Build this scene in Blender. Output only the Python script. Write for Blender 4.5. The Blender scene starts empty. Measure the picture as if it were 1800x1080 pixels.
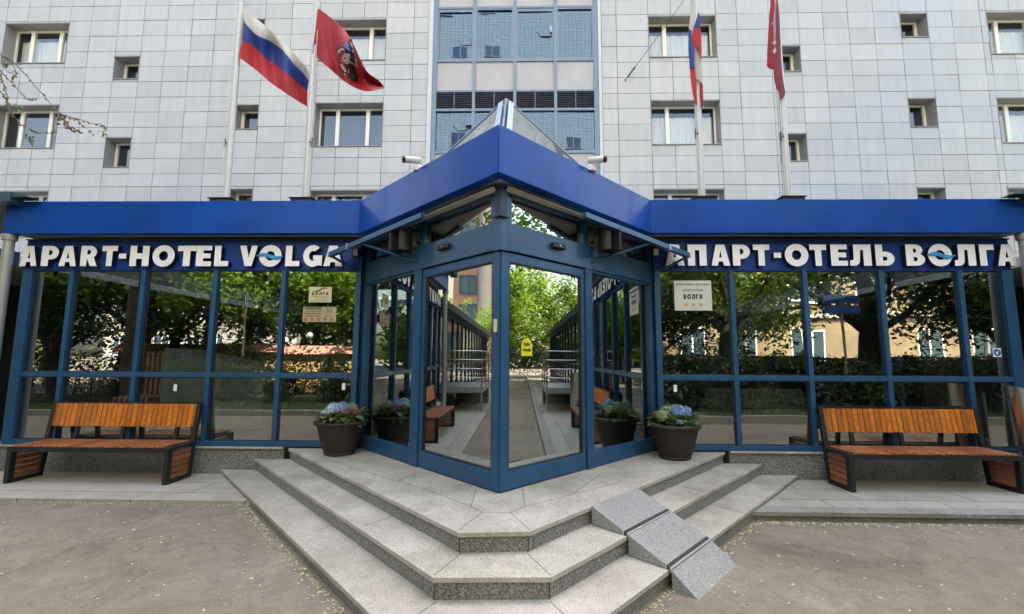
import bpy, math, random
from mathutils import Vector, Matrix
R = math.radians
S = bpy.context.scene
COL = S.collection
random.seed(7)

# ------------------------------------------------------------------ camera, sky, sun, exposure
H = 1.63
F = 785.77
_pit, _yaw, _rol = 0.1116, 0.0216, 0.0048
def _rows():
    A = Matrix(((math.cos(_yaw), math.sin(_yaw), 0), (-math.sin(_yaw), math.cos(_yaw), 0), (0, 0, 1)))
    B = Matrix(((1, 0, 0), (0, math.cos(_pit), math.sin(_pit)), (0, -math.sin(_pit), math.cos(_pit))))
    C = Matrix(((math.cos(_rol), 0, math.sin(_rol)), (0, 1, 0), (-math.sin(_rol), 0, math.cos(_rol))))
    return C @ B @ A
RR = _rows()
cd = bpy.data.cameras.new('camera')
cd.sensor_width = 36
cd.lens = F / 1800 * 36
cd.clip_start = .05
cd.clip_end = 3000
cam = bpy.data.objects.new('camera', cd)
COL.objects.link(cam)
m3 = Matrix((RR[0], RR[2], -RR[1])).transposed()
cam.matrix_world = Matrix.Translation((0, 0, H)) @ m3.to_4x4()
S.camera = cam

SUN_EL, SUN_AZ = 51, 12
w = bpy.data.worlds.new('World')
S.world = w
w.use_nodes = True
nt = w.node_tree
bg = nt.nodes['Background']
sky = nt.nodes.new('ShaderNodeTexSky')
sky.sky_type = 'NISHITA'
sky.sun_disc = False
sky.sun_elevation = R(SUN_EL)
sky.sun_rotation = R(SUN_AZ)
sky.air_density = 1.0
sky.dust_density = 5.0
sky.ozone_density = .8
nt.links.new(sky.outputs[0], bg.inputs[0])
bg.inputs[1].default_value = .15
sd = bpy.data.lights.new('sun', 'SUN')
sd.energy = 3.0
sd.angle = R(.5)
sd.color = (1, .94, .85)
so = bpy.data.objects.new('sun', sd)
COL.objects.link(so)
sv = Vector((math.sin(R(SUN_AZ)) * math.cos(R(SUN_EL)), math.cos(R(SUN_AZ)) * math.cos(R(SUN_EL)), math.sin(R(SUN_EL))))
so.rotation_euler = (-sv).to_track_quat('-Z', 'Y').to_euler()
so.location = sv * 60
S.view_settings.view_transform = 'Standard'
S.view_settings.look = 'None'
S.view_settings.gamma = 1
S.view_settings.exposure = 2.82
S.view_settings.use_white_balance = True
S.view_settings.white_balance_temperature = 7450
S.view_settings.white_balance_tint = 10
S.cycles.max_bounces = 10
S.cycles.glossy_bounces = 6
S.cycles.transparent_max_bounces = 24
S.cycles.sample_clamp_indirect = 8
S.cycles.caustics_reflective = False
S.cycles.caustics_refractive = False
S.cycles.blur_glossy = .3

# ------------------------------------------------------------------ helpers
def ray(px, py):
    v = RR.transposed() @ Vector(((px - 900) / F, 1, -(py - 540.17) / F))
    return v / v.y
def uw(px, py):
    v = ray(px, py)
    return v.x, v.z
def at(px, py, Y):
    v = ray(px, py)
    return Vector((v.x * Y, Y, v.z * Y + H))
def at_z(px, py, z):
    v = ray(px, py)
    k = (z - H) / v.z
    return Vector((v.x * k, k, z))

class MB:
    def __init__(s):
        s.v, s.f, s.m, s.sm, s.c = [], [], [], [], []
    def add(s, vs, fs, mat=0, smooth=False, M=None, col=0.0):
        b = len(s.v)
        s.v += [tuple(M @ Vector(p)) if M else tuple(p) for p in vs]
        for f in fs:
            s.f.append(tuple(b + i for i in f)); s.m.append(mat); s.sm.append(smooth); s.c.append(col)
        return s
    def box(s, x0, x1, y0, y1, z0, z1, mat=0, M=None, col=0.0):
        if x0 > x1: x0, x1 = x1, x0
        if y0 > y1: y0, y1 = y1, y0
        if z0 > z1: z0, z1 = z1, z0
        vs = [(x0, y0, z0), (x1, y0, z0), (x1, y1, z0), (x0, y1, z0), (x0, y0, z1), (x1, y0, z1), (x1, y1, z1), (x0, y1, z1)]
        fs = [(3, 2, 1, 0), (4, 5, 6, 7), (0, 1, 5, 4), (1, 2, 6, 5), (2, 3, 7, 6), (3, 0, 4, 7)]
        return s.add(vs, fs, mat, False, M, col)
    def prism(s, poly, z0, z1, mat=0, M=None, col=0.0):
        a = sum(poly[i][0] * poly[(i + 1) % len(poly)][1] - poly[(i + 1) % len(poly)][0] * poly[i][1] for i in range(len(poly)))
        if a < 0: poly = poly[::-1]
        n = len(poly)
        vs = [(p[0], p[1], z0) for p in poly] + [(p[0], p[1], z1) for p in poly]
        fs = [tuple(range(n))[::-1], tuple(range(n, 2 * n))] + [(i, (i + 1) % n, n + (i + 1) % n, n + i) for i in range(n)]
        return s.add(vs, fs, mat, False, M, col)
    def hexa(s, b, t, mat=0, col=0.0):     # bottom 4 points, top 4 points (ccw from above)
        return s.add(list(b) + list(t), [(3, 2, 1, 0), (4, 5, 6, 7), (0, 1, 5, 4), (1, 2, 6, 5), (2, 3, 7, 6), (3, 0, 4, 7)], mat, False, None, col)
    def tube(s, pts, r, seg=10, mat=0, smooth=True, caps=True, M=None, col=0.0):
        pts = [Vector(p) for p in pts]
        rs = r if isinstance(r, (list, tuple)) else [r] * len(pts)
        vs, fs = [], []
        up = None
        for i, p in enumerate(pts):
            d = (pts[min(i + 1, len(pts) - 1)] - pts[max(i - 1, 0)]).normalized()
            if up is None:
                up = Vector((0, 0, 1)) if abs(d.z) < .9 else Vector((1, 0, 0))
            a = d.cross(up).normalized()
            b = a.cross(d).normalized()
            up = b
            for k in range(seg):
                t = 2 * math.pi * k / seg
                vs.append(p + (a * math.cos(t) + b * math.sin(t)) * rs[i])
        for i in range(len(pts) - 1):
            for k in range(seg):
                fs.append((i * seg + k, i * seg + (k + 1) % seg, (i + 1) * seg + (k + 1) % seg, (i + 1) * seg + k))
        s.add(vs, fs, mat, smooth, M, col)
        if caps:
            n = len(pts) - 1
            s.add(vs[:seg], [tuple(range(seg))[::-1]], mat, False, M, col)
            s.add(vs[n * seg:], [tuple(range(seg))], mat, False, M, col)
        return s
    def lathe(s, prof, seg=32, mat=0, c=(0, 0, 0), smooth=True, M=None, fn=None):
        vs, fs = [], []
        for j, (r, z) in enumerate(prof):
            for k in range(seg):
                t = 2 * math.pi * k / seg
                rr = r + (fn(j, k) if fn else 0)
                vs.append((c[0] + rr * math.cos(t), c[1] + rr * math.sin(t), c[2] + z))
        for j in range(len(prof) - 1):
            for k in range(seg):
                fs.append((j * seg + k, j * seg + (k + 1) % seg, (j + 1) * seg + (k + 1) % seg, (j + 1) * seg + k))
        return s.add(vs, fs, mat, smooth, M)
    def build(s, name, mats, parent=None, loc=None, bevel=0, kind=None):
        org = Vector(loc) if loc is not None else (wloc(parent) if parent else Vector((0, 0, 0)))
        me = bpy.data.meshes.new(name)
        me.from_pydata([(p[0] - org.x, p[1] - org.y, p[2] - org.z) for p in s.v], [], s.f)
        for mt in (mats if isinstance(mats, (list, tuple)) else [mats]):
            me.materials.append(mt)
        me.polygons.foreach_set('material_index', s.m)
        me.polygons.foreach_set('use_smooth', s.sm)
        if any(s.c):
            at_ = me.attributes.new('tint', 'FLOAT', 'FACE')
            at_.data.foreach_set('value', s.c)
        me.update()
        o = bpy.data.objects.new(name, me)
        COL.objects.link(o)
        if parent:
            o.parent = parent
        else:
            o.location = org
        if bevel:
            b = o.modifiers.new('bevel', 'BEVEL')
            b.width = bevel; b.segments = 2; b.limit_method = 'ANGLE'; b.angle_limit = R(50)
        if kind: o['kind'] = kind
        return o

def wloc(o):
    p = Vector((0, 0, 0))
    while o:
        p = p + o.location
        o = o.parent
    return p
def tag(o, label, cat, group=None):
    o['label'] = label; o['category'] = cat
    if group: o['group'] = group
    return o
def thing(name, label, cat, loc=(0, 0, 0), group=None):
    o = bpy.data.objects.new(name, None)
    COL.objects.link(o)
    o.location = loc
    o.empty_display_size = .2
    return tag(o, label, cat, group)
def copy_tree(o, parent=None):
    c = o.copy()
    COL.objects.link(c)
    if parent: c.parent = parent
    for ch in list(o.children):
        copy_tree(ch, c)
    return c

# ------------------------------------------------------------------ materials
def mat(name, col, rough=.5, metal=0, spec=.5, coat=0, bump=0, bscale=40, var=0, vscale=3, tint=0, coatr=.1, trans=0):
    m = bpy.data.materials.new(name)
    m.use_nodes = True
    n, l = m.node_tree.nodes, m.node_tree.links
    p = n['Principled BSDF']
    p.inputs['Base Color'].default_value = (*col, 1)
    p.inputs['Roughness'].default_value = rough
    p.inputs['Metallic'].default_value = metal
    p.inputs['Specular IOR Level'].default_value = spec
    p.inputs['Coat Weight'].default_value = coat
    p.inputs['Coat Roughness'].default_value = coatr
    tc = n.new('ShaderNodeTexCoord')
    src = None
    if var:
        nz = n.new('ShaderNodeTexNoise'); nz.inputs['Scale'].default_value = vscale; nz.inputs['Detail'].default_value = 6
        l.new(tc.outputs['Object'], nz.inputs['Vector'])
        mr = n.new('ShaderNodeMapRange')
        mr.inputs[1].default_value = .3; mr.inputs[2].default_value = .7
        mr.inputs[3].default_value = 1 - var; mr.inputs[4].default_value = 1 + var
        l.new(nz.outputs['Fac'], mr.inputs[0])
        src = mr.outputs[0]
    if tint:
        a = n.new('ShaderNodeAttribute'); a.attribute_name = 'tint'
        mr2 = n.new('ShaderNodeMapRange')
        mr2.inputs[3].default_value = 1 - tint; mr2.inputs[4].default_value = 1 + tint
        l.new(a.outputs['Fac'], mr2.inputs[0])
        if src:
            mu = n.new('ShaderNodeMath'); mu.operation = 'MULTIPLY'
            l.new(src, mu.inputs[0]); l.new(mr2.outputs[0], mu.inputs[1]); src = mu.outputs[0]
        else: src = mr2.outputs[0]
    if src:
        mx = n.new('ShaderNodeVectorMath'); mx.operation = 'SCALE'
        mx.inputs[0].default_value = col
        l.new(src, mx.inputs['Scale'])
        l.new(mx.outputs[0], p.inputs['Base Color'])
    if bump:
        nb = n.new('ShaderNodeTexNoise'); nb.inputs['Scale'].default_value = bscale; nb.inputs['Detail'].default_value = 5
        l.new(tc.outputs['Object'], nb.inputs['Vector'])
        bp = n.new('ShaderNodeBump'); bp.inputs['Strength'].default_value = bump; bp.inputs['Distance'].default_value = .01
        l.new(nb.outputs['Fac'], bp.inputs['Height']); l.new(bp.outputs[0], p.inputs['Normal'])
    return m

def ramp(n, pts):
    r = n.new('ShaderNodeValToRGB')
    e = r.color_ramp.elements
    while len(e) < len(pts): e.new(.5)
    for i, (x, c) in enumerate(pts):
        e[i].position = x; e[i].color = (*c, 1) if len(c) == 3 else c
    return r

def granite(name, dark, mid, light, scale=170, rough=.7, stain=.15, bump=.15):
    m = bpy.data.materials.new(name); m.use_nodes = True
    n, l = m.node_tree.nodes, m.node_tree.links
    p = n['Principled BSDF']; p.inputs['Roughness'].default_value = rough
    tc = n.new('ShaderNodeTexCoord')
    v = n.new('ShaderNodeTexNoise'); v.inputs['Scale'].default_value = scale; v.inputs['Detail'].default_value = 3; v.inputs['Roughness'].default_value = .7
    l.new(tc.outputs['Object'], v.inputs['Vector'])
    r = ramp(n, [(.36, dark), (.47, mid), (.62, light)])
    l.new(v.outputs['Fac'], r.inputs[0])
    z = n.new('ShaderNodeTexNoise'); z.inputs['Scale'].default_value = 2.2; z.inputs['Detail'].default_value = 7; z.inputs['Roughness'].default_value = .65
    l.new(tc.outputs['Object'], z.inputs['Vector'])
    r2 = ramp(n, [(.3, (1 - stain, 1 - stain * 1.05, 1 - stain * 1.2)), (.7, (1 + stain * .5,) * 3)])
    l.new(z.outputs['Fac'], r2.inputs[0])
    mx = n.new('ShaderNodeMix'); mx.data_type = 'RGBA'; mx.blend_type = 'MULTIPLY'; mx.inputs[0].default_value = 1
    l.new(r.outputs[0], mx.inputs[6]); l.new(r2.outputs[0], mx.inputs[7])
    l.new(mx.outputs[2], p.inputs['Base Color'])
    b = n.new('ShaderNodeBump'); b.inputs['Strength'].default_value = bump; b.inputs['Distance'].default_value = .004
    l.new(v.outputs['Fac'], b.inputs['Height']); l.new(b.outputs[0], p.inputs['Normal'])
    return m

def glass(name, fac, tint, through, wav=0.0):
    m = bpy.data.materials.new(name); m.use_nodes = True
    n, l = m.node_tree.nodes, m.node_tree.links
    n.remove(n['Principled BSDF'])
    out = n['Material Output']
    g = n.new('ShaderNodeBsdfGlossy'); g.inputs['Roughness'].default_value = 0.0; g.inputs['Color'].default_value = (*tint, 1)
    t = n.new('ShaderNodeBsdfTransparent'); t.inputs['Color'].default_value = (*through, 1)
    lw = n.new('ShaderNodeLayerWeight'); lw.inputs['Blend'].default_value = .25
    mr = n.new('ShaderNodeMapRange'); mr.inputs[3].default_value = fac; mr.inputs[4].default_value = min(1, fac + .35)
    l.new(lw.outputs['Fresnel'], mr.inputs[0])
    mx = n.new('ShaderNodeMixShader')
    l.new(mr.outputs[0], mx.inputs[0]); l.new(t.outputs[0], mx.inputs[1]); l.new(g.outputs[0], mx.inputs[2])
    l.new(mx.outputs[0], out.inputs['Surface'])
    if wav:
        tc = n.new('ShaderNodeTexCoord')
        nz = n.new('ShaderNodeTexNoise'); nz.inputs['Scale'].default_value = 1.6; nz.inputs['Detail'].default_value = 1
        l.new(tc.outputs['Object'], nz.inputs['Vector'])
        b = n.new('ShaderNodeBump'); b.inputs['Strength'].default_value = 1; b.inputs['Distance'].default_value = wav
        l.new(nz.outputs['Fac'], b.inputs['Height']); l.new(b.outputs[0], g.inputs['Normal'])
    return m

def clear_mat(name):
    m = bpy.data.materials.new(name); m.use_nodes = True
    n, l = m.node_tree.nodes, m.node_tree.links
    n.remove(n['Principled BSDF'])
    t = n.new('ShaderNodeBsdfTransparent')
    l.new(t.outputs[0], n['Material Output'].inputs['Surface'])
    return m

def leafmat(name, c1, c2, tr=.35):
    m = bpy.data.materials.new(name); m.use_nodes = True
    n, l = m.node_tree.nodes, m.node_tree.links
    p = n['Principled BSDF']
    p.inputs['Roughness'].default_value = .55
    a = n.new('ShaderNodeAttribute'); a.attribute_name = 'tint'
    r = ramp(n, [(0, c1), (1, c2)])
    l.new(a.outputs['Fac'], r.inputs[0]); l.new(r.outputs[0], p.inputs['Base Color'])
    t = n.new('ShaderNodeBsdfTranslucent')
    mul = n.new('ShaderNodeVectorMath'); mul.operation = 'MULTIPLY'; mul.inputs[1].default_value = (1.3, 1.5, .6)
    l.new(r.outputs[0], mul.inputs[0]); l.new(mul.outputs[0], t.inputs['Color'])
    mx = n.new('ShaderNodeMixShader'); mx.inputs[0].default_value = tr
    l.new(p.outputs[0], mx.inputs[1]); l.new(t.outputs[0], mx.inputs[2])
    l.new(mx.outputs[0], n['Material Output'].inputs['Surface'])
    return m

def wood(name, c1, c2):
    m = bpy.data.materials.new(name); m.use_nodes = True
    n, l = m.node_tree.nodes, m.node_tree.links
    p = n['Principled BSDF']; p.inputs['Roughness'].default_value = .42; p.inputs['Coat Weight'].default_value = .15
    tc = n.new('ShaderNodeTexCoord')
    a = n.new('ShaderNodeAttribute'); a.attribute_name = 'tint'
    ad = n.new('ShaderNodeVectorMath'); ad.operation = 'ADD'
    cb = n.new('ShaderNodeCombineXYZ')
    k = n.new('ShaderNodeMath'); k.operation = 'MULTIPLY'; k.inputs[1].default_value = 37
    l.new(a.outputs['Fac'], k.inputs[0]); l.new(k.outputs[0], cb.inputs[1])
    l.new(tc.outputs['Object'], ad.inputs[0]); l.new(cb.outputs[0], ad.inputs[1])
    z = n.new('ShaderNodeTexNoise'); z.inputs['Scale'].default_value = 14; z.inputs['Detail'].default_value = 6; z.inputs['Distortion'].default_value = 1.5
    l.new(ad.outputs[0], z.inputs['Vector'])
    r = ramp(n, [(.3, c1), (.7, c2)])
    l.new(z.outputs['Fac'], r.inputs[0])
    mr = n.new('ShaderNodeMapRange'); mr.inputs[3].default_value = .68; mr.inputs[4].default_value = 1.22
    l.new(a.outputs['Fac'], mr.inputs[0])
    sc = n.new('ShaderNodeVectorMath'); sc.operation = 'SCALE'
    l.new(r.outputs[0], sc.inputs[0]); l.new(mr.outputs[0], sc.inputs['Scale'])
    l.new(sc.outputs[0], p.inputs['Base Color'])
    return m

def brickmat(name, c1, c2, mortar, w_, h_, ms=.02, off=.5, rough=.7, bump=.2, axis='XZ', var=.1):
    m = bpy.data.materials.new(name); m.use_nodes = True
    n, l = m.node_tree.nodes, m.node_tree.links
    p = n['Principled BSDF']; p.inputs['Roughness'].default_value = rough
    tc = n.new('ShaderNodeTexCoord')
    sx = n.new('ShaderNodeSeparateXYZ'); cb = n.new('ShaderNodeCombineXYZ')
    l.new(tc.outputs['Object'], sx.inputs[0])
    l.new(sx.outputs[axis[0]], cb.inputs[0]); l.new(sx.outputs[axis[1]], cb.inputs[1])
    b = n.new('ShaderNodeTexBrick')
    b.inputs['Color1'].default_value = (*c1, 1); b.inputs['Color2'].default_value = (*c2, 1); b.inputs['Mortar'].default_value = (*mortar, 1)
    b.inputs['Scale'].default_value = 1; b.inputs['Brick Width'].default_value = w_; b.inputs['Row Height'].default_value = h_
    b.inputs['Mortar Size'].default_value = ms; b.offset = off
    l.new(cb.outputs[0], b.inputs['Vector'])
    z = n.new('ShaderNodeTexNoise'); z.inputs['Scale'].default_value = 3; z.inputs['Detail'].default_value = 8
    l.new(tc.outputs['Object'], z.inputs['Vector'])
    mr = n.new('ShaderNodeMapRange'); mr.inputs[1].default_value = .3; mr.inputs[2].default_value = .7; mr.inputs[3].default_value = 1 - var; mr.inputs[4].default_value = 1 + var
    l.new(z.outputs['Fac'], mr.inputs[0])
    z2 = n.new('ShaderNodeTexNoise'); z2.inputs['Scale'].default_value = 150; z2.inputs['Detail'].default_value = 2
    l.new(tc.outputs['Object'], z2.inputs['Vector'])
    mr2 = n.new('ShaderNodeMapRange'); mr2.inputs[1].default_value = .3; mr2.inputs[2].default_value = .7; mr2.inputs[3].default_value = 1 - var; mr2.inputs[4].default_value = 1 + var
    l.new(z2.outputs['Fac'], mr2.inputs[0])
    mm = n.new('ShaderNodeMath'); mm.operation = 'MULTIPLY'; l.new(mr.outputs[0], mm.inputs[0]); l.new(mr2.outputs[0], mm.inputs[1])
    sc = n.new('ShaderNodeVectorMath'); sc.operation = 'SCALE'
    l.new(b.outputs['Color'], sc.inputs[0]); l.new(mm.outputs[0], sc.inputs['Scale'])
    l.new(sc.outputs[0], p.inputs['Base Color'])
    bp = n.new('ShaderNodeBump'); bp.inputs['Strength'].default_value = bump; bp.inputs['Distance'].default_value = .01; bp.invert = True
    l.new(b.outputs['Fac'], bp.inputs['Height']); l.new(bp.outputs[0], p.inputs['Normal'])
    return m

def tilemat(name):
    m = bpy.data.materials.new(name); m.use_nodes = True
    n, l = m.node_tree.nodes, m.node_tree.links
    p = n['Principled BSDF']; p.inputs['Roughness'].default_value = .42; p.inputs['Specular IOR Level'].default_value = .45
    tc = n.new('ShaderNodeTexCoord')
    a = n.new('ShaderNodeAttribute'); a.attribute_name = 'tint'
    z = n.new('ShaderNodeTexNoise'); z.inputs['Scale'].default_value = 60; z.inputs['Detail'].default_value = 4
    l.new(tc.outputs['Object'], z.inputs['Vector'])
    mp = n.new('ShaderNodeMapping'); mp.inputs['Scale'].default_value = (5, 5, .5)
    l.new(tc.outputs['Object'], mp.inputs['Vector'])
    z2 = n.new('ShaderNodeTexNoise'); z2.inputs['Scale'].default_value = 1.0; z2.inputs['Detail'].default_value = 8; z2.inputs['Roughness'].default_value = .65
    l.new(mp.outputs[0], z2.inputs['Vector'])
    z3 = n.new('ShaderNodeTexNoise'); z3.inputs['Scale'].default_value = .12; z3.inputs['Detail'].default_value = 2
    l.new(tc.outputs['Object'], z3.inputs['Vector'])
    r = ramp(n, [(.3, (.395, .405, .425)), (.7, (.455, .44, .418))])
    l.new(z3.outputs['Fac'], r.inputs[0])
    def rng(o, lo, hi, a0=.3, a1=.7):
        q = n.new('ShaderNodeMapRange'); q.inputs[1].default_value = a0; q.inputs[2].default_value = a1
        q.inputs[3].default_value = lo; q.inputs[4].default_value = hi
        l.new(o, q.inputs[0]); return q.outputs[0]
    def mul(x, y):
        q = n.new('ShaderNodeMath'); q.operation = 'MULTIPLY'; l.new(x, q.inputs[0]); l.new(y, q.inputs[1]); return q.outputs[0]
    k = mul(mul(rng(z.outputs['Fac'], .94, 1.06), rng(z2.outputs['Fac'], .93, 1.06)), rng(a.outputs['Fac'], .90, 1.04, 0, 1))
    sc = n.new('ShaderNodeVectorMath'); sc.operation = 'SCALE'
    l.new(r.outputs[0], sc.inputs[0]); l.new(k, sc.inputs['Scale'])
    l.new(sc.outputs[0], p.inputs['Base Color'])
    return m

def asphaltmat():
    m = bpy.data.materials.new('asphalt'); m.use_nodes = True
    n, l = m.node_tree.nodes, m.node_tree.links
    p = n['Principled BSDF']; p.inputs['Roughness'].default_value = .9
    tc = n.new('ShaderNodeTexCoord')
    def noise(s, d, dist=0, rg=.6):
        z = n.new('ShaderNodeTexNoise'); z.inputs['Scale'].default_value = s; z.inputs['Detail'].default_value = d
        z.inputs['Distortion'].default_value = dist; z.inputs['Roughness'].default_value = rg
        l.new(tc.outputs['Object'], z.inputs['Vector']); return z.outputs['Fac']
    big = noise(.9, 8, .6, .62); fine = noise(120, 4); sm = noise(7, 6, 1.0)
    r = ramp(n, [(.28, (.115, .097, .074)), (.45, (.192, .164, .127)), (.58, (.205, .178, .141)), (.75, (.30, .258, .198))])
    l.new(big, r.inputs[0])
    def rng(o, lo, hi):
        q = n.new('ShaderNodeMapRange'); q.inputs[1].default_value = .3; q.inputs[2].default_value = .7
        q.inputs[3].default_value = lo; q.inputs[4].default_value = hi
        l.new(o, q.inputs[0]); return q.outputs[0]
    mm = n.new('ShaderNodeMath'); mm.operation = 'MULTIPLY'
    l.new(rng(fine, .66, 1.34), mm.inputs[0]); l.new(rng(sm, .82, 1.16), mm.inputs[1])
    sc = n.new('ShaderNodeVectorMath'); sc.operation = 'SCALE'
    l.new(r.outputs[0], sc.inputs[0]); l.new(mm.outputs[0], sc.inputs['Scale'])
    l.new(sc.outputs[0], p.inputs['Base Color'])
    b = n.new('ShaderNodeBump'); b.inputs['Strength'].default_value = .4; b.inputs['Distance'].default_value = .006
    l.new(fine, b.inputs['Height']); l.new(b.outputs[0], p.inputs['Normal'])
    return m

M_tile = tilemat('facade_tile')
M_backing = mat('joint_backing', (.05, .05, .052), .9)
M_reveal = mat('window_reveal', (.26, .25, .24), .5, var=.1)
M_upvc = mat('cream_window_frame', (.74, .71, .63), .35)
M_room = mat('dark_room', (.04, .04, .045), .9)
M_curtain = mat('white_curtain', (.80, .80, .78), .9)
M_winglass = glass('room_window_glass', .13, (.95, .95, .94), (.85, .87, .86), .0006)
M_bayglass = glass('blue_bay_glass', .5, (.085, .145, .25), (.05, .10, .2), .0012)
M_bayframe = mat('bay_frame', (.10, .17, .26), .4, coat=.2)
M_panel = mat('spandrel_panel', (.39, .365, .37), .6, var=.05, vscale=2)
M_louvre = mat('louvre', (.03, .035, .06), .5)
M_plaster = mat('pilaster', (.50, .51, .52), .7)
M_fascia = mat('blue_fascia', (.0008, .056, .315), .3, spec=.16, coat=.10, coatr=.08, var=.14, vscale=1.4, bump=.03, bscale=1.2)
M_signpanel = mat('blue_sign_panel', (.001, .036, .24), .45, spec=.4)
M_frame = mat('blue_frame', (.009, .070, .165), .42, spec=.5, coat=.15, var=.15, vscale=1.5)
M_frame_dark = mat('dark_blue_frame', (.008, .03, .06), .5)
M_black = mat('black_metal', (.012, .012, .014), .5, bump=.05, bscale=200)
M_plastic = mat('black_plastic', (.012, .012, .013), .55)
M_glass = glass('storefront_glass', .41, (.82, .87, .84), (.55, .61, .59), .0009)
M_glassdoor = glass('door_glass', .54, (.86, .93, .91), (.5, .56, .55), .0006)
M_clear = clear_mat('pane_edge')
M_skyglass = glass('skylight_glass', .35, (.9, .92, .9), (.8, .82, .8), .003)
M_white = mat('white_acrylic', (.90, .89, .97), .35, coat=.2)
M_navy = mat('letter_side', (.006, .008, .02), .4)
M_wave = mat('wave_blue', (.02, .27, .62), .4)
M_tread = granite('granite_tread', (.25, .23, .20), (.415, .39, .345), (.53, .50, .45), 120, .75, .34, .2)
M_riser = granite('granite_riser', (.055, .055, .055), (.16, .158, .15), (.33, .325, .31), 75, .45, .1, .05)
M_plinth = granite('granite_plinth', (.05, .05, .05), (.15, .15, .145), (.34, .34, .33), 65, .4, .1, .05)
M_ramp = granite('granite_ramp', (.13, .13, .13), (.255, .258, .258), (.38, .38, .375), 110, .7, .1, .2)
M_pave = brickmat('granite_paving', (.345, .317, .272), (.395, .365, .318), (.12, .11, .095), 1.25, .40, .007, .37, .8, .15, 'XY', .13)
M_kerb = granite('granite_kerb', (.14, .135, .12), (.24, .23, .21), (.36, .35, .32), 120, .8, .25, .3)
M_asphalt = asphaltmat()
M_joint = mat('joint', (.06, .055, .05), .9)
M_alu = mat('aluminium', (.68, .68, .66), .35, metal=.9)
M_steel = mat('brushed_steel', (.58, .57, .55), .22, metal=1, bump=.02, bscale=200)
M_strip = mat('rubber_strip', (.035, .03, .028), .8)
M_wood = wood('oiled_slat', (.42, .115, .014), (.64, .20, .028))
M_woodseat = wood('worn_slat', (.32, .10, .035), (.46, .165, .07))
M_wicker = mat('wicker', (.028, .018, .013), .55)
M_soil = mat('soil', (.02, .015, .01), .95)
M_pipe = mat('grey_pipe', (.34, .345, .33), .4, metal=.35)
M_pole = mat('pole_white', (.46, .455, .445), .35, metal=.2)
M_awning = mat('awning_fabric', (.50, .47, .42), .85, var=.12, vscale=6)
M_cctv = mat('white_plastic', (.62, .62, .60), .35)
M_lens = mat('lens', (.008, .008, .01), .12)
M_leaf = leafmat('tree_leaf', (.05, .10, .014), (.22, .32, .045), .4)
M_leafd = leafmat('dark_leaf', (.012, .028, .01), (.045, .085, .022), .25)
M_leafp = leafmat('hydrangea_leaf', (.05, .11, .03), (.16, .25, .08), .2)
M_bark = mat('bark', (.055, .042, .032), .95, bump=.8, bscale=12, var=.3)
M_grass = leafmat('grass', (.03, .07, .012), (.08, .14, .03), .3)
M_lawn = mat('lawn_soil', (.03, .05, .015), .95, var=.4, vscale=8)
M_cream = mat('cream_paper', (.62, .57, .38), .5)
M_tan = mat('tan_paper', (.42, .36, .25), .5)
M_grey_plaque = mat('pale_plaque', (.60, .61, .58), .4)
M_ink = mat('ink', (.02, .018, .016), .6)
M_brown = mat('brown_ink', (.13, .08, .03), .6)
M_red = mat('red_ink', (.45, .05, .03), .6)
M_gold = mat('gold', (.65, .40, .08), .4)
M_stickblue = mat('sticker_blue', (.01, .09, .38), .4)
M_yellow = mat('sticker_yellow', (.75, .68, .03), .4)

# glass pane as a thin box: the outward face mirrors, the rest is clear
def pane(name, x0, x1, y, z0, z1, parent, M=None, gm=None, th=.008, tilt=(0, 0)):
    b = MB()
    cx, cz = (x0 + x1) / 2, (z0 + z1) / 2
    vs = [(x0, y, z0), (x1, y, z0), (x1, y, z1), (x0, y, z1), (x0, y + th, z0), (x1, y + th, z0), (x1, y + th, z1), (x0, y + th, z1)]
    vs = [(p[0], p[1] + (p[0] - cx) * tilt[0] + (p[2] - cz) * tilt[1], p[2]) for p in vs]
    b.add(vs, [(0, 1, 2, 3)], 0, False, M)
    b.add(vs, [(5, 4, 7, 6), (4, 0, 3, 7), (1, 5, 6, 2), (3, 2, 6, 7), (4, 5, 1, 0)], 1, False, M)
    return b.build(name, [gm or M_glass, M_clear], parent)

# curve outlines and text to mesh
def outline_mesh(contours, depth, M, front, side, name, parent=None, loc=None):
    cu = bpy.data.curves.new('c', 'CURVE')
    cu.dimensions = '2D'; cu.fill_mode = 'BOTH'; cu.extrude = depth / 2
    for c in contours:
        sp = cu.splines.new('POLY')
        sp.points.add(len(c) - 1)
        for i, p in enumerate(c): sp.points[i].co = (p[0], p[1], 0, 1)
        sp.use_cyclic_u = True
    return _cu2mesh(cu, M, front, side, name, parent, loc)
def _cu2mesh(cu, M, front, side, name, parent, loc):
    tmp = bpy.data.objects.new('tmp', cu)
    me = bpy.data.meshes.new_from_object(tmp)
    bpy.data.objects.remove(tmp); bpy.data.curves.remove(cu)
    b = MB()
    vs = [tuple(v.co) for v in me.vertices]
    fr = [tuple(p.vertices) for p in me.polygons if abs(p.normal.z) > .5]
    sdv = [tuple(p.vertices) for p in me.polygons if abs(p.normal.z) <= .5]
    base = len(b.v)
    b.add(vs, fr, 0, False, M)
    b.f += [tuple(base + i for i in f) for f in sdv]
    b.m += [1] * len(sdv); b.sm += [False] * len(sdv); b.c += [0.0] * len(sdv)
    bpy.data.meshes.remove(me)
    return b.build(name, [front, side], parent, loc)
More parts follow.
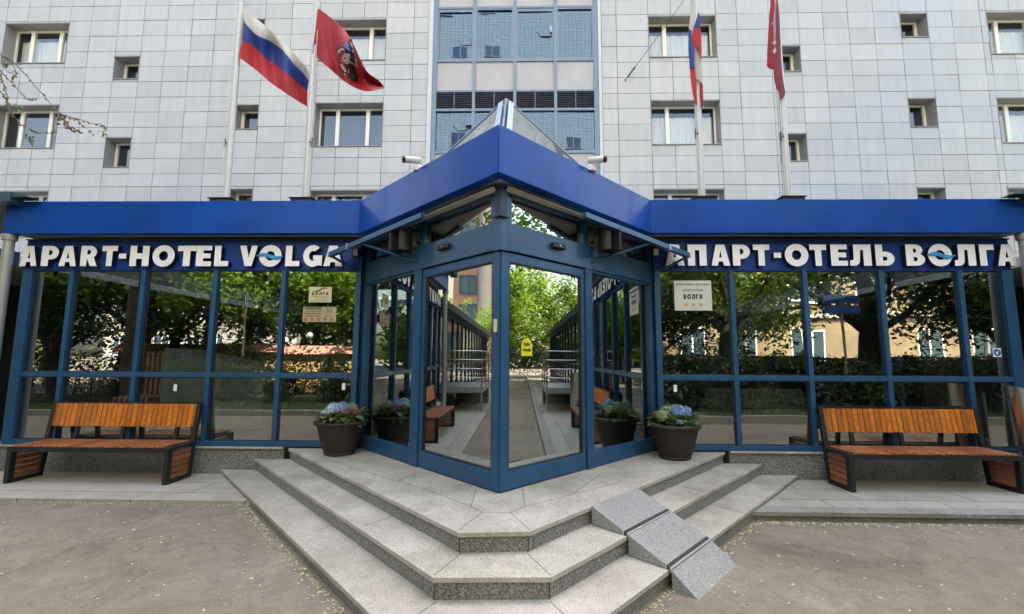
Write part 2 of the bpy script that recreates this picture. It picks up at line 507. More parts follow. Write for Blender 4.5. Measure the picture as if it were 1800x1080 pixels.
def text_mesh(body, size, width, M, m, name, parent=None, loc=None, depth=.002, bold=0.0, spacing=1.0):
    cu = bpy.data.curves.new('t', 'FONT')
    cu.body = body; cu.size = size; cu.extrude = depth / 2; cu.offset = bold * size
    cu.align_x = 'CENTER'; cu.align_y = 'CENTER'; cu.space_character = spacing
    tmp = bpy.data.objects.new('tmp', cu)
    COL.objects.link(tmp)
    bpy.context.view_layer.update()
    k = width / tmp.dimensions.x if width and tmp.dimensions.x else 1
    COL.objects.unlink(tmp)
    bpy.data.objects.remove(tmp)
    return _cu2mesh(cu, M @ Matrix.Diagonal((k, 1, 1, 1)), m, m, name, parent, loc)

# ------------------------------------------------------------------ ground
def gz(x):                               # the yard falls a little from left to right
    t = min(1, max(0, (x + 4) / 7))
    return .055 * (1 - t)
b = MB()
xs = [-300, -60, -20] + [-10 + .5 * i for i in range(41)] + [20, 60, 300]
ys = [-300, -60, -25, -14, -8, -4, -1, 0, 1, 2, 3, 4, 5, 6.5, 30, 300]
for y in ys:
    for x in xs: b.v.append((x, y, gz(x)))
nx = len(xs)
for j in range(len(ys) - 1):
    for i in range(nx - 1):
        b.f.append((j * nx + i, j * nx + i + 1, (j + 1) * nx + i + 1, (j + 1) * nx + i)); b.m.append(0); b.sm.append(True); b.c.append(0)
b.build('ground', M_asphalt, kind='structure')

# lower paved strips along the glass front
SW = .085
b = MB()
b.prism([(-34, 4.93), (-2.6, 4.93), (-3.6, 6.03), (-34, 6.03)], -.1, SW)
b.build('pavement', M_pave, kind='structure')
b = MB()
b.prism([(2.30, 4.82), (34, 4.78), (34, 6.03), (3.4, 6.03)], -.1, SW)
b.build('pavement', M_pave, kind='structure')
b = MB()
xk = 2.25
while xk < 30:
    L = 1.9 if xk > 3 else 1.25
    b.box(xk, xk + L - .006, 4.755, 4.93, SW - .035, SW + .012)
    xk += L
b.box(2.3, 30, 4.785, 4.85, -.1, SW - .04)
b.build('kerb', M_kerb, bevel=.006, kind='structure')

# ------------------------------------------------------------------ granite steps
P1 = [(-3.16, 6.1), (-.436, 3.24), (.06, 3.278), (2.716, 6.1)]
P2 = [(-3.60, 6.1), (-.541, 2.906), (.187, 2.936), (3.175, 6.1)]
P3 = [(-4.04, 6.1), (-.69, 2.57), (.32, 2.60), (3.62, 6.1)]
def inset(P, d):
    n = len(P); out = []
    def off(a, c):
        dx, dy = c[0] - a[0], c[1] - a[1]; L = math.hypot(dx, dy)
        nx_, ny_ = -dy / L, dx / L
        return (a[0] + nx_ * d, a[1] + ny_ * d), (c[0] + nx_ * d, c[1] + ny_ * d)
    segs = [off(P[i], P[i + 1]) for i in range(n - 1)]
    out.append(segs[0][0])
    for i in range(len(segs) - 1):
        (a, b_), (c, d_) = segs[i], segs[i + 1]
        den = (b_[0] - a[0]) * (d_[1] - c[1]) - (b_[1] - a[1]) * (d_[0] - c[0])
        t = ((c[0] - a[0]) * (d_[1] - c[1]) - (c[1] - a[1]) * (d_[0] - c[0])) / den
        out.append((a[0] + t * (b_[0] - a[0]), a[1] + t * (b_[1] - a[1])))
    out.append(segs[-1][1])
    return out
steps = thing('granite_steps', 'three tier grey granite steps with cut corner below the glass doors', 'steps', (-.2, 4.1, 0))
JT = MB()
def joint(a, c, z, wd=.006):
    a, c = Vector((*a, 0)), Vector((*c, 0))
    d = (c - a).normalized(); n_ = Vector((-d.y, d.x, 0)) * wd / 2
    JT.prism([(a + n_)[:2], (c + n_)[:2], (c - n_)[:2], (a - n_)[:2]], z - .004, z + .0012, 1)
def jl(pxa, pxb, z): joint(at_z(*pxa, z)[:2], at_z(*pxb, z)[:2], z)
JO = {.42: [((806, 932), (848, 901)), ((931, 932), (897, 901)), ((848, 901), (828, 891)), ((828, 891), (740, 858)), ((740, 858), (620, 823)),
            ((848, 901), (897, 901)), ((897, 901), (923, 891)), ((923, 891), (1090, 848)), ((828, 891), (837, 860)), ((923, 891), (918, 858)),
            ((1050, 838), (1128, 852)), ((1050, 838), (1005, 870)), ((700, 846), (760, 820)), ((620, 823), (560, 803))],
      .28: [((763, 1012), (812, 972)), ((968, 1012), (926, 972)), ((640, 925), (700, 905)), ((1200, 855), (1245, 867))],
      .14: [((735, 1080), (768, 1058)), ((990, 1080), (968, 1058)), ((555, 935), (640, 900)), ((1260, 890), (1310, 902))]}
for P, zt, zb in ((P1, .42, .28), (P2, .28, .14), (P3, .14, -.06)):
    I = inset(P, .022)
    Pi = [(P[0][0], 6.02)] + P[1:3] + [(P[3][0], 6.02)]
    Pi[0] = (P[0][0] + .08 * (P[1][0] - P[0][0]) / (P[0][1] - P[1][1]), 6.02)
    Pi[3] = (P[3][0] - .08 * (P[3][0] - P[2][0]) / (P[3][1] - P[2][1]), 6.02)
    JT = MB()
    JT.prism(Pi, zt - .032, zt)
    for a, c in JO[zt]: jl(a, c, zt)
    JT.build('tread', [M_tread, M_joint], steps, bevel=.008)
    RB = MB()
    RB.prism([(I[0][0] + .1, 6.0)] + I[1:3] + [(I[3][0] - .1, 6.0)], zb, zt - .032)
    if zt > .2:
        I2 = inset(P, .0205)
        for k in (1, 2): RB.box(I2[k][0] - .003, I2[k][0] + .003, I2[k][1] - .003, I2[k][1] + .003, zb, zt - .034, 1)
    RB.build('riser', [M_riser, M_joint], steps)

# little granite ramp laid over the right flight
rmp = thing('stone_ramp', 'speckled granite wheel ramp slabs laid over the right side of the steps', 'ramp', (1.1, 3.7, 0))
d = Vector((P1[3][0] - P1[2][0], P1[3][1] - P1[2][1], 0)).normalized()
nrm = Vector((d.y, -d.x, 0))
A0 = Vector((.569, 3.815, 0))
wid = .735
prof = [(0.0, .432), (.308, .304), (.645, .162), (.87, .003)]
tre = [.285, .145, .01]
for k in range(3):
    (n0, z0), (n1, z1) = prof[k], prof[k + 1]
    n0_, n1_ = n0 + (.028 if k else 0.006), n1 - (.02 if k < 2 else 0)
    zz0 = z0 + (z1 - z0) * (n0_ - n0) / (n1 - n0); zz1 = z0 + (z1 - z0) * (n1_ - n0) / (n1 - n0)
    zb = tre[k] if k < 2 else -.03
    q = lambda s_, nn, z: tuple(A0 + d * s_ + nrm * nn + Vector((0, 0, z)))
    bb = [q(0, n0_, zb), q(0, n1_, zb), q(wid, n1_, zb), q(wid, n0_, zb)]
    tt = [q(0, n0_, zz0), q(0, n1_, zz1), q(wid, n1_, zz1), q(wid, n0_, zz0)]
    MB().hexa(bb, tt).build('slab', M_ramp, rmp)
for k in (1, 2):
    n0, z0 = prof[k]
    s_ = MB()
    for (e0, e1, up, mi) in ((-.018, -.010, .004, 0), (-.010, .016, .001, 1), (.016, .026, .004, 0)):
        sl = (prof[k][1] - prof[k - 1][1]) / (prof[k][0] - prof[k - 1][0])
        bb = [q(0, n0 + e0, z0 - .035), q(0, n0 + e1, z0 - .035), q(wid, n0 + e1, z0 - .035), q(wid, n0 + e0, z0 - .035)]
        tt = [q(0, n0 + e0, z0 + sl * e0 + up), q(0, n0 + e1, z0 + sl * e1 + up), q(wid, n0 + e1, z0 + sl * e1 + up), q(wid, n0 + e0, z0 + sl * e0 + up)]
        s_.hexa(bb, tt, mi)
    s_.build('anti_slip_strip', [M_alu, M_strip], rmp)

# ------------------------------------------------------------------ hotel building behind
D = 14.0
HT = 26.0
hotel = thing('hotel_building', 'tall hotel block clad in pale grey square tiles with blue glazed middle bay', 'building', (0, D, 0))
LW = [(-1.284, -1.122), (-.4955, -.331), (.303, .4645), (1.100, 1.262)]
SWN = {'A': (-.9985, -.935), 'B': (-.691, -.6315), 'C': (.597, .6595), 'D': (.898, .962)}
floors = [(.2745, .3855), (.4925, .602), (.711, .8175), (.926, 1.032), (1.141, 1.247)]
small = {'A': [(.936, .996), (.667, .727), (.4436, .518), (.23, .30)], 'B': [(.975, 1.035), (.762, .822), (.537, .599), (.325, .3895)],
         'C': [(.89, .953), (.6716, .737), (.451, .518), (.235, .30)], 'D': [(.97, 1.03), (.756, .8168), (.5326, .6025), (.32, .3872)]}
holes = [(u0, u1, f0, f1) for (u0, u1) in LW for (f0, f1) in floors]
for k, (u0, u1) in SWN.items():
    holes += [(u0, u1, a, c) for a, c in small[k]]
colsL = [-1.62, -1.56, -1.50, -1.44, -1.38, -1.33, -1.284, -1.230, -1.176, -1.122, -1.0673, -.9985, -.935, -.8751, -.8128, -.7547, -.691, -.6315, -.565, -.5, -.4955, -.4407, -.386, -.331, -.2635, -.227]
colsR = [.190, .2265, .303, .357, .411, .4645, .5143, .5903, .597, .6595, .7169, .7768, .8364, .898, .962, 1.0196, 1.0851, 1.100, 1.154, 1.208, 1.262, 1.32, 1.38, 1.44, 1.50, 1.56, 1.62]
rows = [.3963 - .0395 * i for i in range(5, 0, -1)] + [.3963, .4276, .466, .5047, .5444, .5831, .6213, .6613, .7002, .7409, .7819, .8232] + [.8232 + .0395 * i for i in range(1, 24)]
g = .0075
clad = MB()
rnd = random.Random(3)
for cols in (colsL, colsR):
    for i in range(len(cols) - 1):
        u0, u1 = cols[i], cols[i + 1]
        if u1 - u0 < .02 and u1 - u0 < .012: pass
        for j in range(len(rows) - 1):
            segs = [(rows[j], rows[j + 1])]
            for (a, c, e, f_) in holes:
                if u0 > a - .004 and u1 < c + .004:
                    ns = []
                    for s0, s1 in segs:
                        if f_ <= s0 or e >= s1: ns.append((s0, s1)); continue
                        if e > s0 + .002: ns.append((s0, e))
                        if f_ < s1 - .002: ns.append((f_, s1))
                    segs = ns
            for s0, s1 in segs:
                x0, x1, z0, z1 = u0 * D + g, u1 * D - g, s0 * D + H + g, s1 * D + H - g
                if x1 - x0 < .01 or z1 - z0 < .02: continue
                dy = rnd.uniform(-.003, .003)
                t1, t2 = rnd.uniform(-.004, .004), rnd.uniform(-.005, .005)
                v = [(x0, D + dy, z0), (x1, D + dy + t1, z0), (x1, D + dy + t1 + t2, z1), (x0, D + dy + t2, z1)]
                vb = [(p[0], D + .04, p[2]) for p in v]
                clad.add(v + vb, [(0, 1, 2, 3), (4, 0, 3, 7), (1, 5, 6, 2), (3, 2, 6, 7), (4, 5, 1, 0)], 0, False, None, rnd.uniform(.01, 1))
clad.build('cladding', M_tile, hotel)
# backing wall behind the tile joints, pierced at the windows
bk = MB()
ue = sorted({-1.64, 1.64, -.222, .186} | {h[0] for h in holes} | {h[1] for h in holes})
we = sorted({0.05, 1.74} | {h[2] for h in holes} | {h[3] for h in holes})
for i in range(len(ue) - 1):
    um = (ue[i] + ue[i + 1]) / 2
    if -.222 < um < .186: continue
    st = None
    for j in range(len(we) - 1):
        wm = (we[j] + we[j + 1]) / 2
        inh = any(h[0] < um < h[1] and h[2] < wm < h[3] for h in holes)
        if not inh and st is None: st = we[j]
        if (inh or j == len(we) - 2) and st is not None:
            e_ = we[j] if inh else we[j + 1]
            bk.box(ue[i] * D, ue[i + 1] * D, D + .042, D + .30, st * D + H, e_ * D + H)
            st = None
bk.build('backing_wall', M_backing, hotel)
MB().box(-23, 23, D + .95, D + 14, 0, HT).build('wall', M_room, hotel)
MB().box(-23.2, 23.2, D - .05, D + 14.2, HT + .005, HT + .3).build('roof', M_plaster, hotel)
# side walls
for s_ in (-1, 1):
    MB().box(s_ * 22.97, s_ * 23.15, D + .04, D + 14, 0, HT).build('side_wall', M_panel, hotel)

def hotel_window(u0, u1, w0, w1, kind, curtain, wrnd):
    x0, x1, z0, z1 = u0 * D, u1 * D, w0 * D + H, w1 * D + H
    dp = .34 if kind == 'wide' else .38
    yf = D + dp
    f = MB()
    fw = .055
    f.box(x0 + .012, x0 + fw + .01, yf, yf + .07, z0 + .02, z1 - .012)
    f.box(x1 - fw - .01, x1 - .012, yf, yf + .07, z0 + .02, z1 - .012)
    f.box(x0 + fw + .01, x1 - fw - .01, yf, yf + .07, z0 + .02, z0 + fw + .03)
    f.box(x0 + fw + .01, x1 - fw - .01, yf, yf + .07, z1 - fw - .012, z1 - .012)
    L = x1 - x0
    panes = []
    if kind == 'wide':
        m1, m2 = x0 + .28 * L, x0 + .73 * L
        for m_ in (m1, m2):
            f.box(m_ - .065, m_ + .065, yf - .012, yf + .075, z0 + fw + .03, z1 - fw - .012)
        panes = [(x0 + fw + .01, m1 - .065), (m1 + .065, m2 - .065), (m2 + .065, x1 - fw - .01)]
    else:
        f.box(x0 + fw + .01, x0 + fw + .05, yf - .012, yf + .06, z0 + fw + .03, z1 - fw - .012)
        f.box(x1 - fw - .05, x1 - fw - .01, yf - .012, yf + .06, z0 + fw + .03, z1 - fw - .012)
        panes = [(x0 + fw + .05, x1 - fw - .05)]
    fo = f.build('window', M_upvc, hotel, bevel=.006)
    for a, c in panes:
        pane('pane', a, c, yf + .03, z0 + fw + .03, z1 - fw - .012, fo, gm=M_winglass, tilt=(wrnd.uniform(-.006, .006), wrnd.uniform(-.008, .008)))
    r_ = MB()
    t_ = .012
    yb = yf + .3
    r_.box(x0, x0 + t_, D - .012, yf + .072, z0, z1); r_.box(x1 - t_, x1, D - .012, yf + .072, z0, z1)
    r_.box(x0 + t_, x1 - t_, D - .02, yf + .072, z1 - t_, z1); r_.box(x0 + t_, x1 - t_, D - .04, yf + .072, z0, z0 + .02)
    r_.box(x0 - .02, x1 + .02, D - .022, D - .006, z1, z1 + .03)
    r_.build('reveal', M_reveal, fo)
    bx = MB()
    bx.box(x0 - .3, x1 + .3, yf + .5, yf + .52, z0 - .2, z1 + .2)
    bx.build('room_wall', M_room, fo)
    if curtain:
        c = MB()
        n_ = int(L / .03)
        top = z1 - (.30 if curtain == 1 else .12)
        vs = []
        for i in range(n_ + 1):
            x = x0 + .04 + (L - .08) * i / n_
            y = yf + .2 + .022 * math.sin(i * 1.35 + wrnd.random() * .8) + .012 * math.sin(i * .5)
            vs += [(x, y, z0 + .06), (x, y, top)]
        c.add(vs, [(2 * i, 2 * i + 2, 2 * i + 3, 2 * i + 1) for i in range(n_)], 0, True)
        c.build('curtain', M_curtain, fo)
wr = random.Random(11)
for ci, (u0, u1) in enumerate(LW):
    for fi, (f0, f1) in enumerate(floors):
        cur = 1 if ci in (2, 3) or (ci == 0 and fi == 2) or (ci == 1 and fi in (2, 3)) else 0
        if fi == 0: cur = 0
        hotel_window(u0, u1, f0, f1, 'wide', cur, wr)
for k, (u0, u1) in SWN.items():
    for (a, c) in small[k]:
        hotel_window(u0, u1, a, c, 'small', 0, wr)

# blue glazed bay
ub = [uw(764, 130)[0], uw(833, 130)[0], uw(905, 130)[0], uw(976.5, 130)[0], uw(1048, 130)[0]]
def wy(y): return uw(905, y)[1]
bx0, bx1 = ub[0] * D, ub[-1] * D
fr = MB()
yb = D + .06
zt_, zb_ = 1.74 * D + H, .25 * D + H
for i, u in enumerate(ub):
    hw = .05 if 0 < i < 4 else .075
    fr.box(u * D - hw, u * D + hw, yb - .06, yb + .05, zb_, zt_)
hz = []
for y0, y1 in ((10.5, 14), (104, 107.5), (158, 161), (190.5, 194.5), (265, 269.5)):
    hz.append((wy(y1), wy(y0)))
base_h = list(hz)
for (a, c) in base_h[:2]: hz.append((a + .2147, c + .2147))
for (a, c) in base_h[:2]: hz.append((a + .429, c + .429))
xsb = [u * D for u in ub]
for (a, c) in hz:
    for i in range(4):
        l_ = xsb[i] + (.075 if i == 0 else .05); r_ = xsb[i + 1] - (.075 if i == 3 else .05)
        fr.box(l_, r_, yb - .05, yb + .05, a * D + H, c * D + H)
bay = fr.build('glazed_bay', M_bayframe, hotel)
def cell(i): return xsb[i] + (.075 if i == 0 else .05), xsb[i + 1] - (.075 if i == 3 else .05)
W = {k: wy(v) for k, v in dict(t=10.5, a=14, b=104, c=107.5, d=158, e=161, f=190.5, g=194.5, h=265, i=269.5).items()}
prs = random.Random(5)
for i in range(4):
    l_, r_ = cell(i)
    for k in range(3):
        o_ = .2147 * k
        z0, z1 = (W['b'] + o_) * D + H, (W['a'] + o_) * D + H
        q_ = pane('pane', l_, r_, yb + .02, z0, z1, bay, gm=M_bayglass, tilt=(prs.uniform(-.006, .006), prs.uniform(-.008, .008)))
        s_ = MB()
        t_ = .05
        off = -.03 if i in (1, 3) else 0
        s_.box(l_, l_ + t_, yb - .025 + off * .5, yb + .015, z0, z1); s_.box(r_ - t_, r_, yb - .025 + off * .5, yb + .015, z0, z1)
        s_.box(l_ + t_, r_ - t_, yb - .025 + off * .5, yb + .015, z0, z0 + t_); s_.box(l_ + t_, r_ - t_, yb - .025 + off * .5, yb + .015, z1 - t_ - (.06 if i in (0, 2) else 0), z1)
        s_.build('sash', M_bayframe, bay)
        zt2 = (W['b'] + .2147 * (k + 1) - (W['b'] - W['c'])) * D + H if k < 2 else zt_
        MB().box(l_, r_, yb + .0, yb + .04, (W['t'] + o_) * D + H, zt2 if k < 2 else zt_).build('panel', M_panel, bay)
    MB().box(l_, r_, yb, yb + .04, W['d'] * D + H, W['c'] * D + H).build('panel', M_panel, bay)
    z0, z1 = W['f'] * D + H, W['e'] * D + H
    lv = MB()
    lv.box(l_, r_, yb + .045, yb + .06, z0, z1, 0)
    n_ = 9
    for k in range(n_):
        z = z0 + (z1 - z0) * (k + .3) / n_
        lv.add([(l_, yb - .03, z), (r_, yb - .03, z), (r_, yb + .04, z + .03), (l_, yb + .04, z + .03), (l_, yb - .03, z + .012), (r_, yb - .03, z + .012), (r_, yb + .04, z + .042), (l_, yb + .04, z + .042)],
               [(0, 3, 2, 1), (4, 5, 6, 7), (0, 1, 5, 4), (2, 3, 7, 6)], 1)
    mid = (l_ + r_) / 2
    lv.box(mid - .02, mid + .02, yb - .04, yb + .03, z0, z1, 1)
    lv.build('louvre', [M_louvre, mat('louvre_blade', (.05, .065, .10), .5) if i == 0 else bpy.data.materials['louvre_blade']], bay)
    pane('pane', l_, r_, yb + .02, W['h'] * D + H, W['g'] * D + H, bay, gm=M_bayglass, tilt=(prs.uniform(-.006, .006), prs.uniform(-.008, .008)))
    MB().box(l_, r_, yb, yb + .04, zb_, W['i'] * D + H).build('panel', M_panel, bay)
MB().box(bx0 - .06, bx1 + .06, yb + .7, yb + .75, zb_, zt_).build('bay_back', M_room, bay)
for xa, xb_ in ((-.2265 * D, bx0 - .08), (bx1 + .08, .190 * D - .01)):
    MB().box(xa, xb_, D - .03, D + .1, zb_, zt_).build('pilaster', M_plaster, hotel)

# cable with hook on the facade
cb_ = MB()
a = at(1100, 140, D - .06); c = Vector((a.x + 4.3, a.y - 3.0, a.z + 6.0))
pts = [a.lerp(c, t / 12) - Vector((0, 0, .35 * math.sin(math.pi * t / 12))) for t in range(13)]
cb_.tube(pts, .008, 6)
cb_.tube([a + Vector((0, .08, -.02)), a], .018, 8)
d_ = (pts[1] - pts[0]).normalized()
cb_.tube([a + d_ * .08, a + d_ * .32], .024, 8)
cb_.tube([a + d_ * .34, a + d_ * .44], .03, 8)
tag(cb_.build('cable', M_black, loc=a), 'thin dark cable anchored to the pale tile wall right of the blue bay', 'cable')

# ------------------------------------------------------------------ glass pavilion
GY = 6.07
FB, FT = 3.273, 3.724
pav = thing('glass_pavilion', 'low blue framed glass entrance hall with pointed doorway and blue fascia', 'building', (-.2, 4.13, 0))
XL, XR = -7.05, 6.62
SZ0, SZ1 = 2.81, 3.235          # sign band
ZT0, ZT1 = 1.336, 1.401         # transom
EL, ER = -2.21, 1.80            # where the wings meet the porch
mulL = [-6.291, -5.268, -4.251, -3.292]
mulR = [2.843, 3.82, 4.833, 5.872]
prn = random.Random(21)
def wing(xa, xb, muls, endposts):
    f = MB()
    edges = [xa] + muls + [xb]
    y0, y1 = GY - .045, GY + .06
    for m_ in muls:
        f.box(m_ - .031, m_ + .031, y0, y1, .50, SZ0)
    for (e0, e1) in endposts:
        f.box(e0, e1, y0 - .004, y1, .43, SZ0)
    f.box(xa, xb, y0 - .003, y1, .435, .50)
    ins = sorted([(m_ - .031, m_ + .031) for m_ in muls] + list(endposts))
    prev = None
    cells = []
    for a_, c_ in ins:
        if prev is not None:
            f.box(prev, a_, y0 + .004, y1 - .004, ZT0, ZT1)
            cells.append((prev, a_))
        prev = c_
    o = f.build('frame', M_frame, pav, bevel=.004)
    # dark gasket edge round each pane, then the panes
    for a_, c_ in cells:
        for z0, z1 in ((.50, ZT0), (ZT1, SZ0)):
            gk = MB()
            t_ = .012
            gk.box(a_, a_ + t_, GY - .012, GY + .02, z0, z1); gk.box(c_ - t_, c_, GY - .012, GY + .02, z0, z1)
            gk.box(a_ + t_, c_ - t_, GY - .012, GY + .02, z0, z0 + t_); gk.box(a_ + t_, c_ - t_, GY - .012, GY + .02, z1 - t_, z1)
            gk.build('gasket', M_frame_dark, o)
            pane('pane', a_ + t_, c_ - t_, GY, z0 + t_, z1 - t_, o, tilt=(prn.uniform(-.005, .005), prn.uniform(-.003, .003)))
    return o
wing(XL + .06, EL, mulL, [(XL + .06, XL + .20), (EL - .075, EL)])
wing(ER, XR - .06, mulR, [(ER, ER + .075), (XR - .20, XR - .06)])
# sign bands, plinths
for xa, xb in ((XL + .06, EL), (ER, XR - .06)):
    MB().box(xa, xb, GY - .03, GY + .05, SZ0 + .002, SZ1).build('sign_band', M_signpanel, pav)
    MB().box(xa, xb, GY - .055, GY + .08, SZ1, FB - .02).build('soffit_trim', M_frame_dark, pav)
for xa, xb in ((XL - 1.2, P1[0][0] + .01), (P1[3][0] - .01, XR + 1.2)):
    MB().box(xa, xb, GY - .02, GY + .2, -.05, .405).build('plinth', M_plinth, pav)
    MB().box(xa, xb, GY - .06, GY + .2, .405, .433).build('plinth_cap', M_tread, pav, bevel=.006)
# fascia : left, right, porch pair
YF, XC, YC = 5.80, -.207, 3.828
mj = YF - YC
JL, JR = XC - mj - .005, XC + mj - .06
def fascia(poly, name='fascia'):
    return MB().prism(poly, FB, FT).build(name, M_fascia, pav, bevel=.003)
fascia([(XL - .03, YF), (JL - .002, YF), (JL - .002, YF + .12), (XL - .03, YF + .12)])
fascia([(JR + .002, YF), (XR + .1, YF), (XR + .1, YF + .12), (JR + .002, YF + .12)])
k2 = .12 / math.sqrt(2) * 2
fascia([(JL, YF), (XC - .0015, YC + .0015), (XC - .0015, YC + k2), (JL + .06, YF + .12), (JL, YF + .12)])
fascia([(JR, YF), (JR, YF + .12), (JR - .06, YF + .12), (XC + .0015, YC + k2), (XC + .0015, YC + .0015)])
# seams on the fascia
b = MB()
for X in (-1.0509 * YF, -.62 * YF, .45 * YF, .87 * YF):
    b.box(X - .003, X + .003, YF - .0015, YF + .01, FB + .004, FT - .004)
b.build('fascia_seam', M_signpanel, pav)
# roof and soffit
MB().prism([(XL, YF + .12), (JL - .01, YF + .12), (JL + .07, YF + .13), (XC, YC + k2 + .01), (JR - .07, YF + .13), (JR + .01, YF + .12), (XR, YF + .12), (XR, D - .07), (XL, D - .07)], FB + .02, FT - .12).build('roof', M_plaster, pav)
# interior floor
MB().prism([(XL + .1, GY + .09), (-2.05, GY + .09), (-.2, 4.3), (1.66, GY + .09), (XR - .1, GY + .09), (XR - .1, D - .1), (XL + .1, D - .1)], .30, .432).build('floor', mat('hall_floor', (.10, .09, .085), .35), pav)
for xa in (XL - .02, XR - .06):
    f = MB()
    for yy in (GY + .1, 8.0, 9.9, 11.8, 13.7):
        f.box(xa, xa + .08, yy, yy + .07, .433, FB)
    for z in (.433, ZT0, SZ0):
        f.box(xa + .01, xa + .07, GY + .17, 13.7, z, z + .065)
    f.build('side_frame', M_frame, pav)
MB().box(XL + .1, XR - .1, D - .14, D - .075, .433, FB).build('back_wall', mat('hall_wall', (.10, .095, .085), .7, var=.3, vscale=1.2), pav)

# ---- porch walls in their own coordinates: s along the wall, n outward
cx0, cy0 = -.198, 4.132
r2 = 1 / math.sqrt(2)
def WM(side):
    # local x = along wall from corner, local y = inward (so -y is outward), z up
    ex = Vector((side * r2, r2, 0)); ey = Vector((-side * r2, r2, 0))
    return Matrix(((ex.x, ey.x, 0, cx0), (ex.y, ey.y, 0, cy0), (0, 0, 1, 0), (0, 0, 0, 1)))
def flip_pane(name, s0, s1, y, z0, z1, parent, side, **k):
    # keep the outward face facing out for both walls
    M = WM(side)
    if side < 0:
        M = M @ Matrix.Scale(-1, 4, (1, 0, 0))
        return pane(name, -s1, -s0, y, z0, z1, parent, M=M, **k)
    return pane(name, s0, s1, y, z0, z1, parent, M=M, **k)
class WB(MB):
    pass
LEN = 2.01 * math.sqrt(2)
def wallbuild(side, boxes, name, m, parent, bevel=.004, mats=None):
    b = MB()
    M = WM(side)
    for bxx in boxes:
        s0, s1, y0, y1, z0, z1 = bxx[:6]
        mi = bxx[6] if len(bxx) > 6 else 0
        if side < 0:
            b.box(-s1, -s0, y0, y1, z0, z1, mi, M @ Matrix.Scale(-1, 4, (1, 0, 0)))
        else:
            b.box(s0, s1, y0, y1, z0, z1, mi, M)
    if side < 0:
        b.f = [tuple(reversed(f)) for f in b.f] if False else b.f
    return b.build(name, mats or m, parent, bevel=bevel)
LT0, LT1 = 2.639, 2.912        # lintel
sq = math.sqrt(2)
PL = {-1: (.94 * sq, 1.055 * sq), 1: (.908 * sq, .995 * sq)}
for side in (-1, 1):
    p0, p1 = PL[side]
    bxs = [(.06, LEN - .002, -.03, .10, LT0, LT1),            # lintel
           (p0, p1, -.025, .11, .42, LT0),                      # door post
           (LEN - .09, LEN, -.02, .10, .42, LT0),               # end post
           (p1, LEN - .09, -.015, .09, .42, .59),               # fixed panel bottom rail
           (p1, LEN - .09, -.01, .09, LT0 - .03, LT0),
           (LEN - .08, LEN - .004, -.02, .10, LT1, FB - .02),
           (p0 - .02, p0 + .06, -.02, .09, LT1, FB - .02),
           (.06, p0 - .02, -.015, .09, 3.19, FB - .02),
           (p0 + .06, LEN - .08, -.015, .09, 3.19, FB - .02),
           (.06, .13, -.015, .09, LT1, 3.19)]
    fo = wallbuild(side, bxs, 'porch_frame', M_frame, pav)
    flip_pane('pane', p1, LEN - .09, .03, .59, LT0 - .03, fo, side, gm=M_glassdoor)
    flip_pane('pane', .13, p0 - .02, .03, LT1, 3.19, fo, side, gm=M_glassdoor)
    flip_pane('pane', p0 + .06, LEN - .08, .03, LT1, 3.19, fo, side, gm=M_glassdoor)
    # sliding door leaf
    ds0, ds1 = .008, p0 - .006
    gl0, gl1 = .11, ds1 - .055
    leaf = [(ds0, gl0, -.005, .05, .432, LT0 - .012), (gl1, ds1, -.005, .05, .432, LT0 - .012),
            (gl0, gl1, -.005, .05, .432, .60), (gl0, gl1, -.005, .05, LT0 - .10, LT0 - .012)]
    lf = wallbuild(side, leaf, 'door', M_frame, pav)
    flip_pane('pane', gl0, gl1, .02, .60, LT0 - .10, lf, side, gm=M_glassdoor)
    wallbuild(side, [(gl0 + .0, gl0 + .01, .0, .019, .60, LT0 - .1), (gl1 - .01, gl1, .0, .019, .60, LT0 - .1), (gl0 + .01, gl1 - .01, .0, .019, .60, .612), (gl0 + .01, gl1 - .01, .0, .019, LT0 - .112, LT0 - .1)], 'gasket', M_plastic, lf, 0)
    if side < 0:
        wallbuild(side, [(.03, .062, -.03, -.005, 1.86, 1.98)], 'door_sensor', M_cream, lf, .004)
# corner post above doors and black gap between leaves
MB().prism([(cx0, cy0 - .045), (cx0 + .07, cy0 + .03), (cx0, cy0 + .1), (cx0 - .07, cy0 + .03)], LT0 - .005, FB - .02).build('corner_post', M_frame, pav)
MB().prism([(cx0, cy0 - .075), (cx0 + .06, cy0 - .01), (cx0 + .04, cy0 + .01), (cx0 - .04, cy0 + .01), (cx0 - .06, cy0 - .01)], LT1 + .04, FB - .06).build('corner_cover', M_frame_dark, pav)
MB().prism([(cx0, cy0 - .10), (cx0 + .085, cy0 - .01), (cx0, cy0 + .02), (cx0 - .085, cy0 - .01)], LT1 + .03, LT1 + .04).build('corner_cover', M_frame_dark, pav)
MB().box(cx0 - .012, cx0 + .012, cy0 + .02, cy0 + .06, .43, LT0).build('door_seal', M_strip, pav)
# pipe columns at both ends
for X in (XL + .005, XR - .04):
    b = MB()
    b.tube([(X, 5.86, SW), (X, 5.86, FB - .0)], .06, 20)
    b.tube([(X, 5.86, 3.19), (X, 5.86, FB - .002)], [.08, .085], 20)
    b.build('column', M_pipe, pav)
